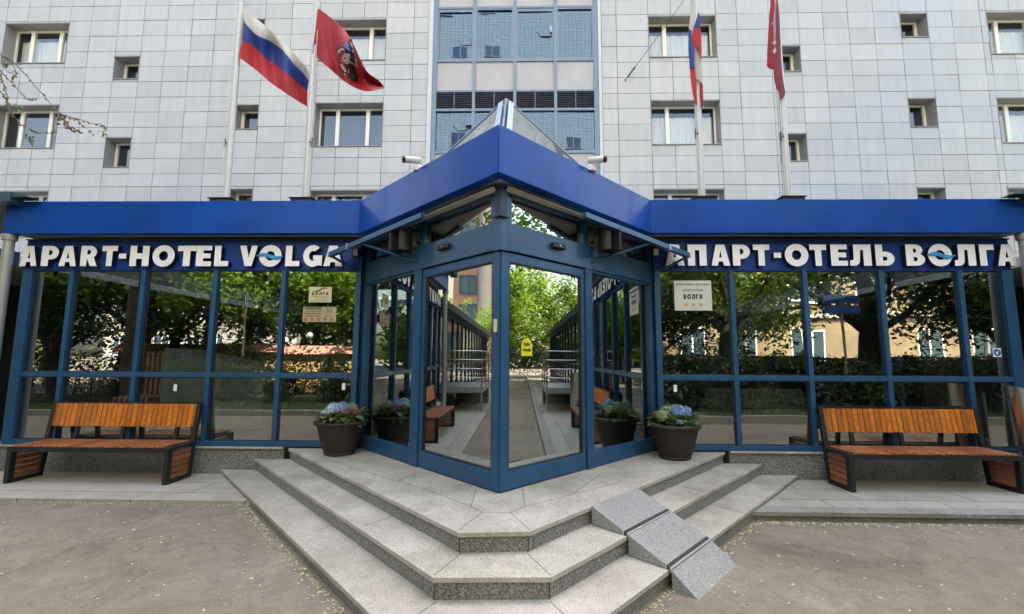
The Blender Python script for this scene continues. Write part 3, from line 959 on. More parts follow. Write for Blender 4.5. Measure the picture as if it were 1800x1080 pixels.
# gutter ends at the roof corners
for (xa, xb, dx) in ((XL - .35, XL + .22, 1), (XR - .12, XR + .4, -1)):
    b = MB()
    b.prism([(xa, 5.62), (xb, 5.62), (xb, 5.79), (xa, 5.79)], FT - .06, FT + .07)
    x_ = xb if dx > 0 else xa
    pts = []
    b.add([(x_, 5.64, FT + .004), (x_, 5.79, FT + .004), (x_ + dx * .25, 5.79, FT + .004), (x_ + dx * .25, 5.64, FT + .004), (x_, 5.64, FT + .066), (x_, 5.79, FT + .066), (x_ + dx * .12, 5.79, FT + .045), (x_ + dx * .12, 5.64, FT + .045)],
          [(4, 5, 6, 7), (7, 6, 2, 3), (0, 4, 7, 3), (1, 2, 6, 5)], 0)
    b.build('gutter_end', mat('teal_metal', (.03, .075, .11), .5) if dx > 0 else bpy.data.materials['teal_metal'], pav)
# pyramid skylight
apex = Vector((-.2, 6.0, 3.50 + H - 1.63 + 1.63 - .0))
apex = Vector((-.225, 6.0, .6088 * 6.0 + H))
hb = FT - .02
hd = (apex.z - hb) / math.tan(R(44))
base = [Vector((apex.x, apex.y - hd, hb)), Vector((apex.x + hd, apex.y, hb)), Vector((apex.x, apex.y + hd, hb)), Vector((apex.x - hd, apex.y, hb))]
fr = MB()
for q_ in base:
    fr.tube([q_, apex], .017, 6, smooth=False)
for i in range(4):
    fr.tube([base[i], base[(i + 1) % 4]], .02, 6, smooth=False)
# perforated angle strips along the front hip
for s_ in (-1, 1):
    a0, a1 = base[0].lerp(apex, .1), base[0].lerp(apex, .93)
    side_v = (base[1] - base[0]).normalized() if s_ > 0 else (base[3] - base[0]).normalized()
    nn = side_v * .09
    up_ = (apex - base[0]).normalized().cross(side_v).normalized() * (.022 if s_ > 0 else -.022)
    if up_.y > 0: up_ = -up_
    q0, q1 = a0 + nn * .35 + up_ * 1.6, a1 + nn * .35 + up_ * 1.6
    fr.add([q0, q0 + nn, q1 + nn, q1, q0 + up_ * .2, q0 + nn + up_ * .2, q1 + nn + up_ * .2, q1 + up_ * .2], [(0, 1, 2, 3), (7, 6, 5, 4), (0, 4, 5, 1), (2, 6, 7, 3), (1, 5, 6, 2), (0, 3, 7, 4)], 1)
    for t in range(14):
        c_ = q0.lerp(q1, (t + .5) / 14) + nn * .5 + up_ * .25
        e1 = nn.normalized() * .012; e2 = (q1 - q0).normalized() * .012
        fr.add([c_ - e1 - e2, c_ + e1 - e2, c_ + e1 + e2, c_ - e1 + e2], [(0, 1, 2, 3), (3, 2, 1, 0)], 2)
sk = fr.build('skylight', [M_bayframe, mat('galvanised', (.36, .46, .60), .5, metal=.3), M_black], pav)
for i in range(4):
    a_, c_ = base[i], base[(i + 1) % 4]
    n_ = (c_ - a_).cross(apex - a_).normalized()
    q = MB()
    t_ = n_ * .008
    q.add([a_, c_, apex, a_ - t_, c_ - t_, apex - t_], [(0, 1, 2)], 0)
    q.add([a_, c_, apex, a_ - t_, c_ - t_, apex - t_], [(5, 4, 3)], 1)
    q.build('pane', [M_skyglass, M_clear], sk)

# ------------------------------------------------------------------ lettering
def arc(cx, cy, rx, ry, a0, a1, n=14):
    return [(cx + rx * math.cos(R(a0 + (a1 - a0) * i / n)), cy + ry * math.sin(R(a0 + (a1 - a0) * i / n))) for i in range(n + 1)]
def glyph(ch):
    if ch == 'A': return [[(0, 0), (.27, 1), (.73, 1), (1, 0), (.66, 0), (.615, .2), (.385, .2), (.34, 0)], [(.425, .385), (.575, .385), (.5, .72)]]
    if ch == 'P': return [[(0, 0), (0, 1), (.52, 1)] + arc(.52, .66, .48, .34, 90, -90) + [(.42, .32), (.42, 0)], [(.42, .54), (.42, .79)] + arc(.5, .665, .13, .125, 90, -90, 8)]
    if ch == 'R': return [[(0, 0), (0, 1), (.50, 1)] + arc(.50, .68, .44, .32, 90, -50) + [(1, 0), (.60, 0), (.40, .36), (.38, .36), (.38, 0)], [(.38, .57), (.38, .80)] + arc(.46, .685, .13, .115, 90, -90, 8)]
    if ch == 'T': return [[(.31, 0), (.31, .74), (0, .74), (0, 1), (1, 1), (1, .74), (.69, .74), (.69, 0)]]
    if ch == '-': return [[(0, .37), (0, .61), (1, .61), (1, .37)]]
    if ch == 'H': return [[(0, 0), (0, 1), (.35, 1), (.35, .63), (.65, .63), (.65, 1), (1, 1), (1, 0), (.65, 0), (.65, .36), (.35, .36), (.35, 0)]]
    if ch == 'O': return [arc(.5, .5, .5, .53, 0, 354, 40), arc(.5, .5, .2, .235, 0, 354, 30)]
    if ch == 'E': return [[(0, 0), (0, 1), (1, 1), (1, .77), (.46, .77), (.46, .62), (.93, .62), (.93, .39), (.46, .39), (.46, .23), (1, .23), (1, 0)]]
    if ch == 'L': return [[(0, 0), (0, 1), (.46, 1), (.46, .25), (1, .25), (1, 0)]]
    if ch == 'V': return [[(0, 1), (.36, 1), (.52, .42), (.66, 1), (1, 1), (.70, 0), (.32, 0)]]
    if ch == 'G': return [arc(.5, .5, .5, .53, 48, 360 - 62, 34) + [(.98, .03), (.98, .53), (.52, .53), (.52, .32), (.66, .32)] + arc(.5, .5, .2, .24, 305, 62, 18)]
    if ch == 'PE': return [[(0, 0), (0, 1), (1, 1), (1, 0), (.62, 0), (.62, .73), (.38, .73), (.38, 0)]]
    if ch == 'EL': return [[(.20, 1), (1, 1), (1, 0), (.64, 0), (.64, .74), (.50, .74), (.48, .34)] + arc(.20, .26, .27, .26, 0, -90, 8) + [(0, 0), (.02, .25)] + arc(.12, .36, .07, .11, -70, 0, 4)]
    if ch == 'SOFT': return [[(0, 0), (0, 1), (.38, 1), (.38, .66), (.52, .66)] + arc(.52, .33, .48, .33, 90, -90), [(.38, .23), (.38, .43)] + arc(.5, .33, .12, .10, 90, -90, 8)]
    if ch == 'BE': return [[(0, 0), (0, 1), (.48, 1)] + arc(.48, .74, .42, .26, 90, -48) + arc(.52, .29, .48, .29, 58, -90), [(.40, .61), (.40, .80)] + arc(.46, .705, .11, .095, 90, -90, 8), [(.40, .20), (.40, .41)] + arc(.48, .305, .13, .105, 90, -90, 8)]
    if ch == 'GE': return [[(0, 0), (0, 1), (1, 1), (1, .74), (.48, .74), (.48, 0)]]
LY = 5.965
def make_sign(label, seq, yt0, yt1, yb0, yb1, wave_i):
    pxa, pxb = seq[0][1], seq[-1][2]
    ztop = (at(pxa, yt0, LY).z + at(pxb, yt1, LY).z) / 2
    zbot = (at(pxa, yb0, LY).z + at(pxb, yb1, LY).z) / 2
    t = thing('sign', label, 'sign', ((at(pxa, 450, LY).x + at(pxb, 450, LY).x) / 2, LY, zbot))
    for i, (ch, pa, pb) in enumerate(seq):
        x0, x1 = at(pa, 450, LY).x, at(pb, 450, LY).x
        hh = ztop - zbot
        M = Matrix(((x1 - x0, 0, 0, x0), (0, 0, -1, LY + .035), (0, hh, 0, zbot), (0, 0, 0, 1)))
        outline_mesh(glyph(ch), .07, M, M_white, M_navy, 'letter', t)
        if i == wave_i:
            c = []
            up_, lo_ = [], []
            for k in range(25):
                u = k / 24
                y = .5 + .075 * math.sin(u * 2 * math.pi * 1.0) * (1) - .02 + .10 * (u - .5) * 0
                th = .085 * math.sin(math.pi * min(1, max(0, u))) ** .6 + .004
                up_.append((-.10 + 1.2 * u, y + th)); lo_.append((-.10 + 1.2 * u, y - th))
            M2 = Matrix(((x1 - x0, 0, 0, x0), (0, 0, -1, LY - .012), (0, hh, 0, zbot), (0, 0, 0, 1)))
            outline_mesh([up_ + lo_[::-1]], .016, M2, M_wave, M_wave, 'wave', t)
    return t
make_sign('white Latin block letters with blue wave on blue band above left windows',
          [('A', 36, 66), ('P', 73, 103), ('A', 104.5, 135), ('R', 142, 171.5), ('T', 179, 206), ('-', 209, 222), ('H', 228.5, 262), ('O', 268, 307), ('T', 312, 344.5), ('E', 345, 372), ('L', 377, 402),
           ('V', 421, 452.5), ('O', 455.5, 495), ('L', 502, 527), ('G', 533, 567), ('A', 569, 602)], 432.5, 432.5, 468, 468.5, 12)
make_sign('white Cyrillic block letters with blue wave on blue band above right windows',
          [('A', 1169.5, 1203), ('PE', 1209, 1242), ('A', 1250, 1283), ('P', 1288, 1318.5), ('T', 1324, 1353), ('-', 1360.5, 1373), ('O', 1379.5, 1421), ('T', 1423.5, 1453), ('E', 1460.5, 1489.5), ('EL', 1493, 1531.5), ('SOFT', 1539, 1572),
           ('BE', 1592.5, 1625.5), ('O', 1631.5, 1673.5), ('EL', 1677, 1715), ('GE', 1722, 1748), ('A', 1753, 1787)], 430.5, 430, 467.5, 467.5, 12)

# ------------------------------------------------------------------ awnings, speakers, sensors, lamps, cameras on the porch
def wp(side, s, y, z):
    return WM(side) @ Vector((s, y, z))
for side, lab in ((-1, 'left'), (1, 'right')):
    t = thing('awning', f'narrow grey awning with blue front bar and arms over the {lab} face of the porch', 'awning', tuple(wp(side, 1.4, 0, 2.9)), 'awnings over the porch')
    e = 2.80 if side < 0 else 2.86
    q = lambda s, y, z: wp(side, s, y, z)
    O0, Z0, O1, Z1 = -.085, 3.25, -.50, 2.965        # near the corner .. at the far end
    def bo(s_): return O0 + (O1 - O0) * s_ / e
    def bz(s_): return Z0 + (Z1 - Z0) * s_ / e
    bar = MB()
    i0 = 1.0
    bar.hexa([q(i0, bo(i0) - .03, bz(i0) - .028), q(e, O1 - .03, Z1 - .028), q(e, O1 + .03, Z1 - .028), q(i0, bo(i0) + .03, bz(i0) - .028)],
             [q(i0, bo(i0) - .025, bz(i0) + .03), q(e, O1 - .025, Z1 + .035), q(e, O1 + .025, Z1 + .035), q(i0, bo(i0) + .025, bz(i0) + .03)])
    for (ea, eb) in ((e, e + .012), (e - .42, e - .405)):
        bar.hexa([q(ea, bo(ea) - .036, bz(ea) - .034), q(eb, bo(eb) - .036, bz(eb) - .034), q(eb, bo(eb) + .036, bz(eb) - .034), q(ea, bo(ea) + .036, bz(ea) - .034)],
                 [q(ea, bo(ea) - .032, bz(ea) + .042), q(eb, bo(eb) - .032, bz(eb) + .042), q(eb, bo(eb) + .032, bz(eb) + .042), q(ea, bo(ea) + .032, bz(ea) + .042)], 1)
    bar.build('front_bar', [M_frame, M_alu], t)
    fb = MB()
    n_ = 24
    vs = []
    for k in range(n_ + 1):
        sx = .02 + (e - .04) * k / n_
        o_, z_ = bo(sx), bz(sx)
        sag = .008 * math.sin(sx * 7)
        vs += [q(sx, -.035, 3.195), q(sx, -.035 + (o_ + .035) * .35, 3.195 + (z_ - 3.195) * .35 + sag), q(sx, -.035 + (o_ + .035) * .7, 3.195 + (z_ - 3.195) * .7 + sag * .6), q(sx, o_ + .005, z_ - .005)]
    fs = []
    for k in range(n_):
        a = 4 * k
        for j in range(3):
            fs.append((a + j, a + 4 + j, a + 5 + j, a + 1 + j))
    fb.add(vs, fs, 0, True)
    fo_ = fb.build('fabric', M_awning, t)
    md = fo_.modifiers.new('thickness', 'SOLIDIFY'); md.thickness = .003
    ro = MB()
    ro.tube([q(.03, -.035, 3.195), q(e, -.035, 3.195)], .014, 12)
    ro.build('roller', M_frame_dark, t)
    o_b, z_b = O1, Z1
    for (sa, za, sb) in ((LEN - .04, 2.76, e - .03), (1.40, 2.73, 2.10)):
        am = MB()
        am.tube([q(sa, -.03, za), q(sb, bo(sb) + .01, bz(sb) - .03)], .017, 10)
        am.tube([q(sa, -.012, za - .05), q(sa, -.012, za + .05)], .018, 8)
        am.build('arm', M_frame, t)
    # speaker
    m_ = 1.046
    c = wp(side, m_ * sq + .02, -.2, 2.965)
    sp = thing('loudspeaker', f'black wall loudspeaker under the {lab} awning', 'speaker', tuple(c), 'loudspeakers on the porch')
    ang = R(14) * side
    Ms = Matrix.Translation(c) @ Matrix.Rotation(ang, 4, 'Z')
    b = MB()
    pf = []
    # cabinet: deep curved back towards the corner, flat grille outward
    sec = []
    for k in range(13):
        a = math.pi * k / 12
        sec.append((-side * (.02 + .10 * math.sin(a)), .10 * math.cos(a)))
    sec = [(side * .09, .098), (side * .105, .085), (side * .105, -.085), (side * .09, -.098)][::-1] + sec[::-1]
    b.prism([(p[0], p[1]) for p in sec], -.125, .125, 0, Ms)
    b.build('cabinet', M_plastic, sp, bevel=.015)
    g_ = MB(); g_.box(side * .106, side * .112, -.085, .085, -.11, .11, 0, Ms)
    g_.build('grille', mat('speaker_grille', (.03, .03, .03), .7, bump=.6, bscale=400) if side < 0 else bpy.data.materials['speaker_grille'], sp)
    br = MB()
    pts = [Ms @ Vector((-side * .02, 0, -.13)), Ms @ Vector((-side * .13, .02, -.15)), Ms @ Vector((-side * .17, .03, -.05)), Ms @ Vector((-side * .17, .03, .05)), Ms @ Vector((-side * .10, .02, .15)), Ms @ Vector((-side * .02, 0, .13))]
    br.tube(pts, .009, 6)
    wpt = wp(side, m_ * sq - .05, -.01, 2.965)
    br.tube([Ms @ Vector((-side * .17, .03, 0)), wpt], .02, 8)
    br.build('bracket', M_black, sp)
    # door motion sensor
    s_, z_ = (.856, 2.807) if side < 0 else (.777, 2.80)
    ms = thing('motion_sensor', f'small black motion sensor box on the blue beam above the {lab} door', 'sensor', tuple(wp(side, s_, -.05, z_)), 'motion sensors above the doors')
    b = MB()
    sg = [(s_ - .10, -.03), (s_ + .10, -.03), (s_ + .10, -.07), (s_ + .085, -.085), (s_ - .085, -.085), (s_ - .10, -.07)]
    b.prism([tuple(wp(side, p[0], p[1], 0))[:2] for p in sg], z_ - .026, z_ + .026)
    b.build('housing', M_plastic, ms, bevel=.005)
    b = MB()
    pz = [tuple(wp(side, s_ + dx, -.0855 - dy, 0))[:2] for dx, dy in ((-.012, -.004), (.012, -.004), (.012, .0015), (-.012, .0015))]
    b.prism(pz, z_ - .003, z_ + .005)
    b.build('badge', M_alu, ms)
    # flood light
    fx, fy, fz = (-.3807 * 5.86, 5.86, .2365 * 5.86 + H) if side < 0 else (.303 * 5.86, 5.86, .2377 * 5.86 + H)
    fl = thing('floodlight', f'small square LED floodlight beside the {lab} end of the porch beam', 'lamp', (fx, fy, fz), 'floodlights at the porch ends')
    b = MB()
    Mf = Matrix.Translation((fx, fy, fz)) @ Matrix.Rotation(R(18) * side, 4, 'Z') @ Matrix.Rotation(R(8), 4, 'X')
    b.box(-.05, .05, -.015, .02, -.062, .062, 0, Mf)
    for k in range(5): b.box(-.045 + k * .02, -.038 + k * .02, .02, .04, -.05, .05, 0, Mf)
    b.build('housing', M_plastic, fl, bevel=.005)
    b = MB(); b.box(-.034, .034, -.018, -.013, -.04, .046, 0, Mf)
    b.build('lens', mat('floodlight_lens', (.62, .6, .5), .3) if side < 0 else bpy.data.materials['floodlight_lens'], fl)
    b = MB(); b.tube([(fx - .05, fy + .01, fz), (fx - .05, fy + .12, fz + .02), (fx + .05, fy + .12, fz + .02), (fx + .05, fy + .01, fz)], .008, 6)
    b.tube([(fx, fy + .12, fz + .02), (fx, GY - .03, fz + .02)], .012, 6)
    b.build('bracket', M_black, fl)
    # security camera on the fascia edge
    u_, w_ = (-.2397, .4573) if side < 0 else (.1557, .4554)
    m_ = (XC - u_ * YC) / (1 + u_) if side < 0 else (u_ * YC - XC) / (1 - u_)
    cx_, cy_ = XC + side * (m_ + .03), YC + m_ + .08
    cz_ = FT + .085
    cc = thing('security_camera', f'white bullet security camera pointing {lab} on top of the blue fascia', 'camera', (cx_, cy_, FT), 'security cameras on the fascia')
    dr = Vector((side * .92, -.38, -.08)).normalized()
    hp = Vector((cx_, cy_, cz_))
    bd = hp + Vector((side * .02, -.02, .03))
    b = MB()
    b.tube([(cx_, cy_, FT - .01), (cx_, cy_, FT + .03)], .06, 18)
    b.tube([(cx_, cy_, FT + .03), (cx_, cy_, FT + .055), (cx_, cy_, FT + .07)], [.045, .04, .01], 18)
    b.build('base', M_cctv, cc)
    b = MB()
    b.tube([(cx_, cy_, FT + .045), hp - Vector((side * .01, 0, -.01)), bd], .02, 10)
    b.build('joint_arm', M_cctv, cc)
    b = MB()
    b.tube([bd - dr * .05, bd - dr * .045, bd + dr * .12, bd + dr * .13], [.026, .037, .037, .035], 20)
    sh = [bd + dr * -.02 + Vector((0, 0, .042)), bd + dr * .17 + Vector((0, 0, .042))]
    b.build('body', M_cctv, cc)
    b = MB()
    b.tube([bd + dr * .13, bd + dr * .16], [.036, .038], 20)
    b.tube([bd + dr * .16, bd + dr * .161, bd + dr * .15], [.038, .026, .024], 20)
    b.build('lens', M_lens, cc)

# ------------------------------------------------------------------ flagpoles
PY = 6.12
pole_u = [-.6942, -.506, .4128, .6085]
plabels = ['white flagpole carrying the tricolour on the left, nearest the left end of the roof', 'white flagpole carrying the waving red flag with rider emblem', 'white flagpole with the limp tricolour hanging along it', 'white flagpole with the limp red flag hanging along it, rightmost']
polex = []
for i, u_ in enumerate(pole_u):
    X = u_ * PY
    polex.append(X)
    t = thing('flagpole', plabels[i], 'flagpole', (X, PY, FT - .12), 'flagpoles on the porch roof')
    b = MB()
    b.tube([(X, PY, FT - .1), (X, PY, 6.5), (X, PY, 10.5)], [.048, .043, .034], 16)
    b.lathe([(.0, .09), (.04, .07), (.05, .03), (.04, -.02), (.0, -.03)], 12, 0, (X, PY, 10.55))
    b.build('pole', M_pole, t)
    b = MB()
    b.box(X - .15, X + .15, PY - .13, PY + .13, FT - .118, FT + .105)
    b.box(X - .17, X + .17, PY - .15, PY + .15, FT + .105, FT + .12)
    b.build('base', M_plastic, t, bevel=.01)
    zc = (3.95 if i < 2 else 4.05) + (.75 if i != 3 else .7)
    b = MB()
    b.tube([(X + (-.06 if i != 1 else .06), PY - .03, zc - .07), (X + (-.06 if i != 1 else .06), PY - .03, zc + .07)], .011, 6)
    b.tube([(X, PY - .03, zc), (X + (-.06 if i != 1 else .06), PY - .03, zc)], .012, 6)
    b.build('cleat', M_black, t)
    b = MB()
    b.tube([(X + (-.055 if i != 1 else .055), PY - .04, FT + .2), (X + (-.053 if i != 1 else .053), PY - .04, 10.2)], .004, 5)
    b.build('halyard', M_cctv, t)

def flagmat(name, cols):
    m = bpy.data.materials.new(name); m.use_nodes = True
    n, l = m.node_tree.nodes, m.node_tree.links
    p = n['Principled BSDF']
    p.inputs['Base Color'].default_value = (*cols, 1); p.inputs['Roughness'].default_value = .6; p.inputs['Sheen Weight'].default_value = .2
    t = n.new('ShaderNodeBsdfTranslucent'); t.inputs['Color'].default_value = (*cols, 1)
    mx = n.new('ShaderNodeMixShader'); mx.inputs[0].default_value = .3
    l.new(p.outputs[0], mx.inputs[1]); l.new(t.outputs[0], mx.inputs[2])
    l.new(mx.outputs[0], n['Material Output'].inputs['Surface'])
    return m
F_white, F_blue, F_red = flagmat('flag_white', (.62, .59, .55)), flagmat('flag_blue', (.012, .05, .30)), flagmat('flag_red', (.50, .012, .02))
F_crim = flagmat('flag_crimson', (.40, .006, .022))
F_silver, F_dark, F_cape = flagmat('emblem_silver', (.55, .54, .53)), flagmat('emblem_outline', (.02, .02, .025)), flagmat('emblem_blue', (.03, .12, .30))
def resample(pl, n):
    L = [0]
    for i in range(1, len(pl)): L.append(L[-1] + math.hypot(pl[i][0] - pl[i - 1][0], pl[i][1] - pl[i - 1][1]))
    out = []
    for k in range(n + 1):
        s = L[-1] * k / n
        i = max(j for j in range(len(L)) if L[j] <= s + 1e-9); i = min(i, len(pl) - 2)
        t = (s - L[i]) / (L[i + 1] - L[i])
        out.append((pl[i][0] + t * (pl[i + 1][0] - pl[i][0]), pl[i][1] + t * (pl[i + 1][1] - pl[i][1])))
    # soften the corners
    for _ in range(2):
        out = [out[0]] + [((out[i - 1][0] + 2 * out[i][0] + out[i + 1][0]) / 4, (out[i - 1][1] + 2 * out[i][1] + out[i + 1][1]) / 4) for i in range(1, n)] + [out[-1]]
    return out
def flag_mesh(lines, mats, depth, sub=5, N=36, th=.003):
    rows_ = [resample(l, N) for l in lines]
    full, rm = [], []
    for i in range(len(rows_) - 1):
        for k in range(sub):
            t = k / sub
            full.append([(a[0] + t * (c[0] - a[0]), a[1] + t * (c[1] - a[1])) for a, c in zip(rows_[i], rows_[i + 1])])
            rm.append(i)
    full.append(rows_[-1])
    b = MB()
    vs, fs = [], []
    nr = len(full)
    for j, row in enumerate(full):
        for i, (x, y) in enumerate(row):
            vs.append(at(x, y, depth(i / N, j / (nr - 1))))
    off = len(vs)
    for j, row in enumerate(full):
        for i, (x, y) in enumerate(row):
            v = at(x, y, depth(i / N, j / (nr - 1))); vs.append((v.x, v.y + th, v.z))
    b.v = [tuple(v) for v in vs]
    W_ = N + 1
    for j in range(nr - 1):
        for i in range(N):
            q = (j * W_ + i, (j + 1) * W_ + i, (j + 1) * W_ + i + 1, j * W_ + i + 1)
            b.f.append(q); b.m.append(rm[j]); b.sm.append(True); b.c.append(0)
            b.f.append(tuple(off + a for a in q[::-1])); b.m.append(rm[j]); b.sm.append(True); b.c.append(0)
    return b, full
fy = PY - .05
def dep1(u, v): return fy + .42 * u - .10 * math.sin(u * 9 + v * 2.6) * u - .05 * math.sin(u * 17 - v * 5) * min(1, u * 3) - .05 * math.sin(v * 6 + 2 * u) * (1 - u * .4) * min(1, u * 4)
top = [(427, 14), (436, 22), (463, 43), (490, 66), (511, 89), (532, 110), (541, 122), (544, 132)]
wb = [(429.5, 39), (440, 52), (452, 63), (474, 72), (496, 87), (520, 117), (534, 130), (543, 142)]
brd = [(426.5, 71), (446, 80), (461, 98), (487, 116), (511, 135), (528, 150), (540, 160)]
bot = [(420, 101), (436, 113), (452, 125), (478, 148), (511, 170), (528, 181), (540, 188)]
b, _ = flag_mesh([top, wb, brd, bot], None, dep1)
tag(b.build('flag', [F_white, F_blue, F_red], loc=tuple(at(424, 60, fy))), 'white, blue and red striped flag blowing out from the left pole', 'flag', 'flags on the poles')
def dep2(u, v): return fy + .30 * u + .09 * math.sin(u * 8 + v * 3) * min(1, u * 3) + .05 * math.sin(u * 19 - v * 6) * min(1, u * 3) - .06 * math.sin(v * 5 + u * 3) * min(1, u * 4)
top2 = [(559, 15), (572, 24), (585, 34), (609, 56), (622, 78), (633, 104), (646, 129), (659, 137), (667, 142), (676, 154)]
bot2 = [(549, 93), (567, 111), (585, 126), (604, 143), (622, 154), (637, 160), (650, 161.5), (663, 158.5), (675.5, 155.5)]
b, full2 = flag_mesh([top2, bot2], None, dep2, sub=16)
fl2 = b.build('flag', [F_crim], loc=tuple(at(555, 55, fy)))
tag(fl2, 'crimson flag with silver rider emblem blowing from the second pole', 'flag', 'flags on the poles')
# emblem: horse, cape, rider and coiled beast, laid on the cloth
def inv_uv(px, py):
    best = None
    nr = len(full2)
    for j, row in enumerate(full2):
        for i, p in enumerate(row):
            dd = (p[0] - px) ** 2 + (p[1] - py) ** 2
            if best is None or dd < best[0]: best = (dd, i / (len(row) - 1), j / (nr - 1))
    return best[1], best[2]
def patch(polys, m, off, parent):
    b = MB()
    for pl in polys:
        P_ = []
        for (x, y) in pl:
            x, y = 400 + x / 5.4, y / 5.4
            u_, v_ = inv_uv(x, y)
            P_.append(at(x, y, dep2(u_, v_) - off))
        n_ = len(P_)
        c = sum(P_, Vector((0, 0, 0))) / n_
        b.add(P_ + [c], [((i + 1) % n_, i, n_) for i in range(n_)], 0, True)
    return b.build('emblem', m, parent)
dark = [[(1036, 470), (1060, 455), (1110, 460), (1125, 500), (1060, 520), (1040, 510)], [(1070, 560), (1090, 510), (1150, 495), (1210, 540), (1225, 600), (1190, 630), (1130, 620), (1085, 600), (1055, 595)],
        [(1055, 600), (1080, 590), (1125, 640), (1150, 690), (1110, 720), (1075, 660)], [(1130, 640), (1210, 660), (1235, 740), (1180, 770), (1130, 700)], [(1150, 370), (1180, 380), (1240, 560), (1245, 650), (1215, 640), (1190, 520)],
        [(1085, 420), (1140, 395), (1190, 460), (1180, 520), (1130, 490)]]
patch(dark, F_dark, .010, fl2)
sil = [[(1040, 490), (1062, 464), (1100, 462), (1112, 480), (1075, 482), (1052, 512)], [(1085, 555), (1108, 512), (1150, 508), (1190, 545), (1200, 580), (1165, 600), (1110, 590)], [(1060, 578), (1095, 572), (1150, 600), (1145, 612), (1100, 598)],
       [(1165, 595), (1200, 585), (1210, 625), (1195, 625)], [(1065, 615), (1085, 605), (1110, 640), (1130, 680), (1115, 690), (1085, 650)], [(1150, 650), (1165, 690), (1205, 680), (1195, 720), (1160, 725), (1140, 690)],
       [(1165, 730), (1200, 725), (1205, 755), (1180, 760)], [(1165, 400), (1185, 420), (1200, 500), (1185, 500)], [(1205, 540), (1225, 580), (1235, 640), (1222, 640)], [(1100, 700), (1125, 705), (1118, 718)]]
patch(sil, F_silver, .016, fl2)
patch([[(1092, 432), (1135, 402), (1165, 440), (1180, 495), (1140, 480)]], F_cape, .017, fl2)

# limp flags : folded cloth hanging beside and in front of the pole
def limp(name, polys, mats, X, label, zoomo):
    b = MB()
    for pl, mi, d0, d1 in polys:
        n_ = len(pl)
        xs_ = [p[0] for p in pl]; xm0, xm1 = min(xs_), max(xs_)
        P_, Q_ = [], []
        for (x, y) in pl:
            k = (x - xm0) / (xm1 - xm0 + 1e-6)
            dd = d0 + (d1 - d0) * k
            v = at(1180 + x / 4.909, y / 4.909, PY + dd)
            P_.append(v); Q_.append(v + Vector((0, .012, 0)))
        cc = sum(P_, Vector((0, 0, 0))) / n_ - Vector((0, .012, 0))
        c2 = cc + Vector((0, .03, 0))
        a_ = sum(pl[i][0] * pl[(i + 1) % n_][1] - pl[(i + 1) % n_][0] * pl[i][1] for i in range(n_))
        o = [(i, (i + 1) % n_, 2 * n_) for i in range(n_)]
        if a_ > 0: o = [(f[1], f[0], f[2]) for f in o]
        b.add(P_ + Q_ + [cc, c2], o, mi, True)
        b.add(P_ + Q_ + [cc, c2], [(n_ + (f[1] % n_), n_ + (f[0] % n_), 2 * n_ + 1) for f in o], mi, True)
        b.add(P_ + Q_, [(i, (i + 1) % n_, n_ + (i + 1) % n_, n_ + i) for i in range(n_)], mi, False)
    o = b.build('flag', mats, loc=(X, PY, 6.0))
    tag(o, label, 'flag', 'flags on the poles')
    return o
limp('flag', [
    ([(192, -60), (212, -60), (208, 60), (200, 150), (178, 272), (153, 250), (168, 110), (180, 20)], 0, -.04, -.10),
    ([(153, 250), (178, 272), (168, 330), (190, 410), (200, 592), (160, 578), (150, 430)], 1, -.06, -.11),
    ([(160, 578), (200, 592), (216, 690), (222, 908), (204, 892), (178, 750)], 2, -.06, -.10),
    ([(200, 250), (213, 330), (245, 470), (260, 530), (264, 640), (268, 722), (240, 690), (215, 690), (202, 560), (193, 410), (188, 360)], 0, -.05, -.12),
    ([(238, 100), (246, 150), (252, 245), (192, 248), (215, 170)], 1, -.10, -.15),
    ([(192, 247), (252, 244), (259, 320), (263, 440), (259, 522), (238, 450), (200, 385), (174, 345), (180, 300)], 2, -.11, -.17),
    ([(254, 540), (263, 560), (268, 718), (256, 716), (246, 690)], 1, -.06, -.08),
    ([(246, 700), (256, 716), (271, 722), (276, 860), (266, 945), (256, 930), (250, 820)], 2, -.06, -.09)],
    [F_white, F_blue, F_red], polex[2], 'white, blue and red flag hanging limp against the pole beside the right window', 1)
limp('flag', [
    ([(868, -60), (888, -60), (892, 60), (880, 200), (886, 330), (886, 420), (892, 515), (888, 600), (850, 590), (828, 570), (832, 430), (842, 250), (850, 120), (862, 20)], 0, -.03, -.10),
    ([(910, -40), (925, 30), (935, 150), (942, 300), (948, 470), (960, 640), (975, 760), (984, 800), (978, 835), (946, 860), (935, 790), (912, 765), (905, 735), (892, 690), (886, 600), (900, 430), (908, 250)], 1, -.11, -.06),
    ([(868, 200), (890, 192), (892, 206), (872, 210)], 2, -.12, -.12), ([(876, 368), (902, 358), (906, 378), (880, 386)], 2, -.13, -.13), ([(880, 430), (900, 412), (905, 440), (896, 462), (882, 460)], 2, -.13, -.13)],
    [F_crim, flagmat('flag_crimson_shaded', (.26, .006, .022)), F_silver], polex[3], 'crimson flag hanging limp and folded against the rightmost pole', 1)  # second crimson is darker: the fold's shade is painted into the cloth colour

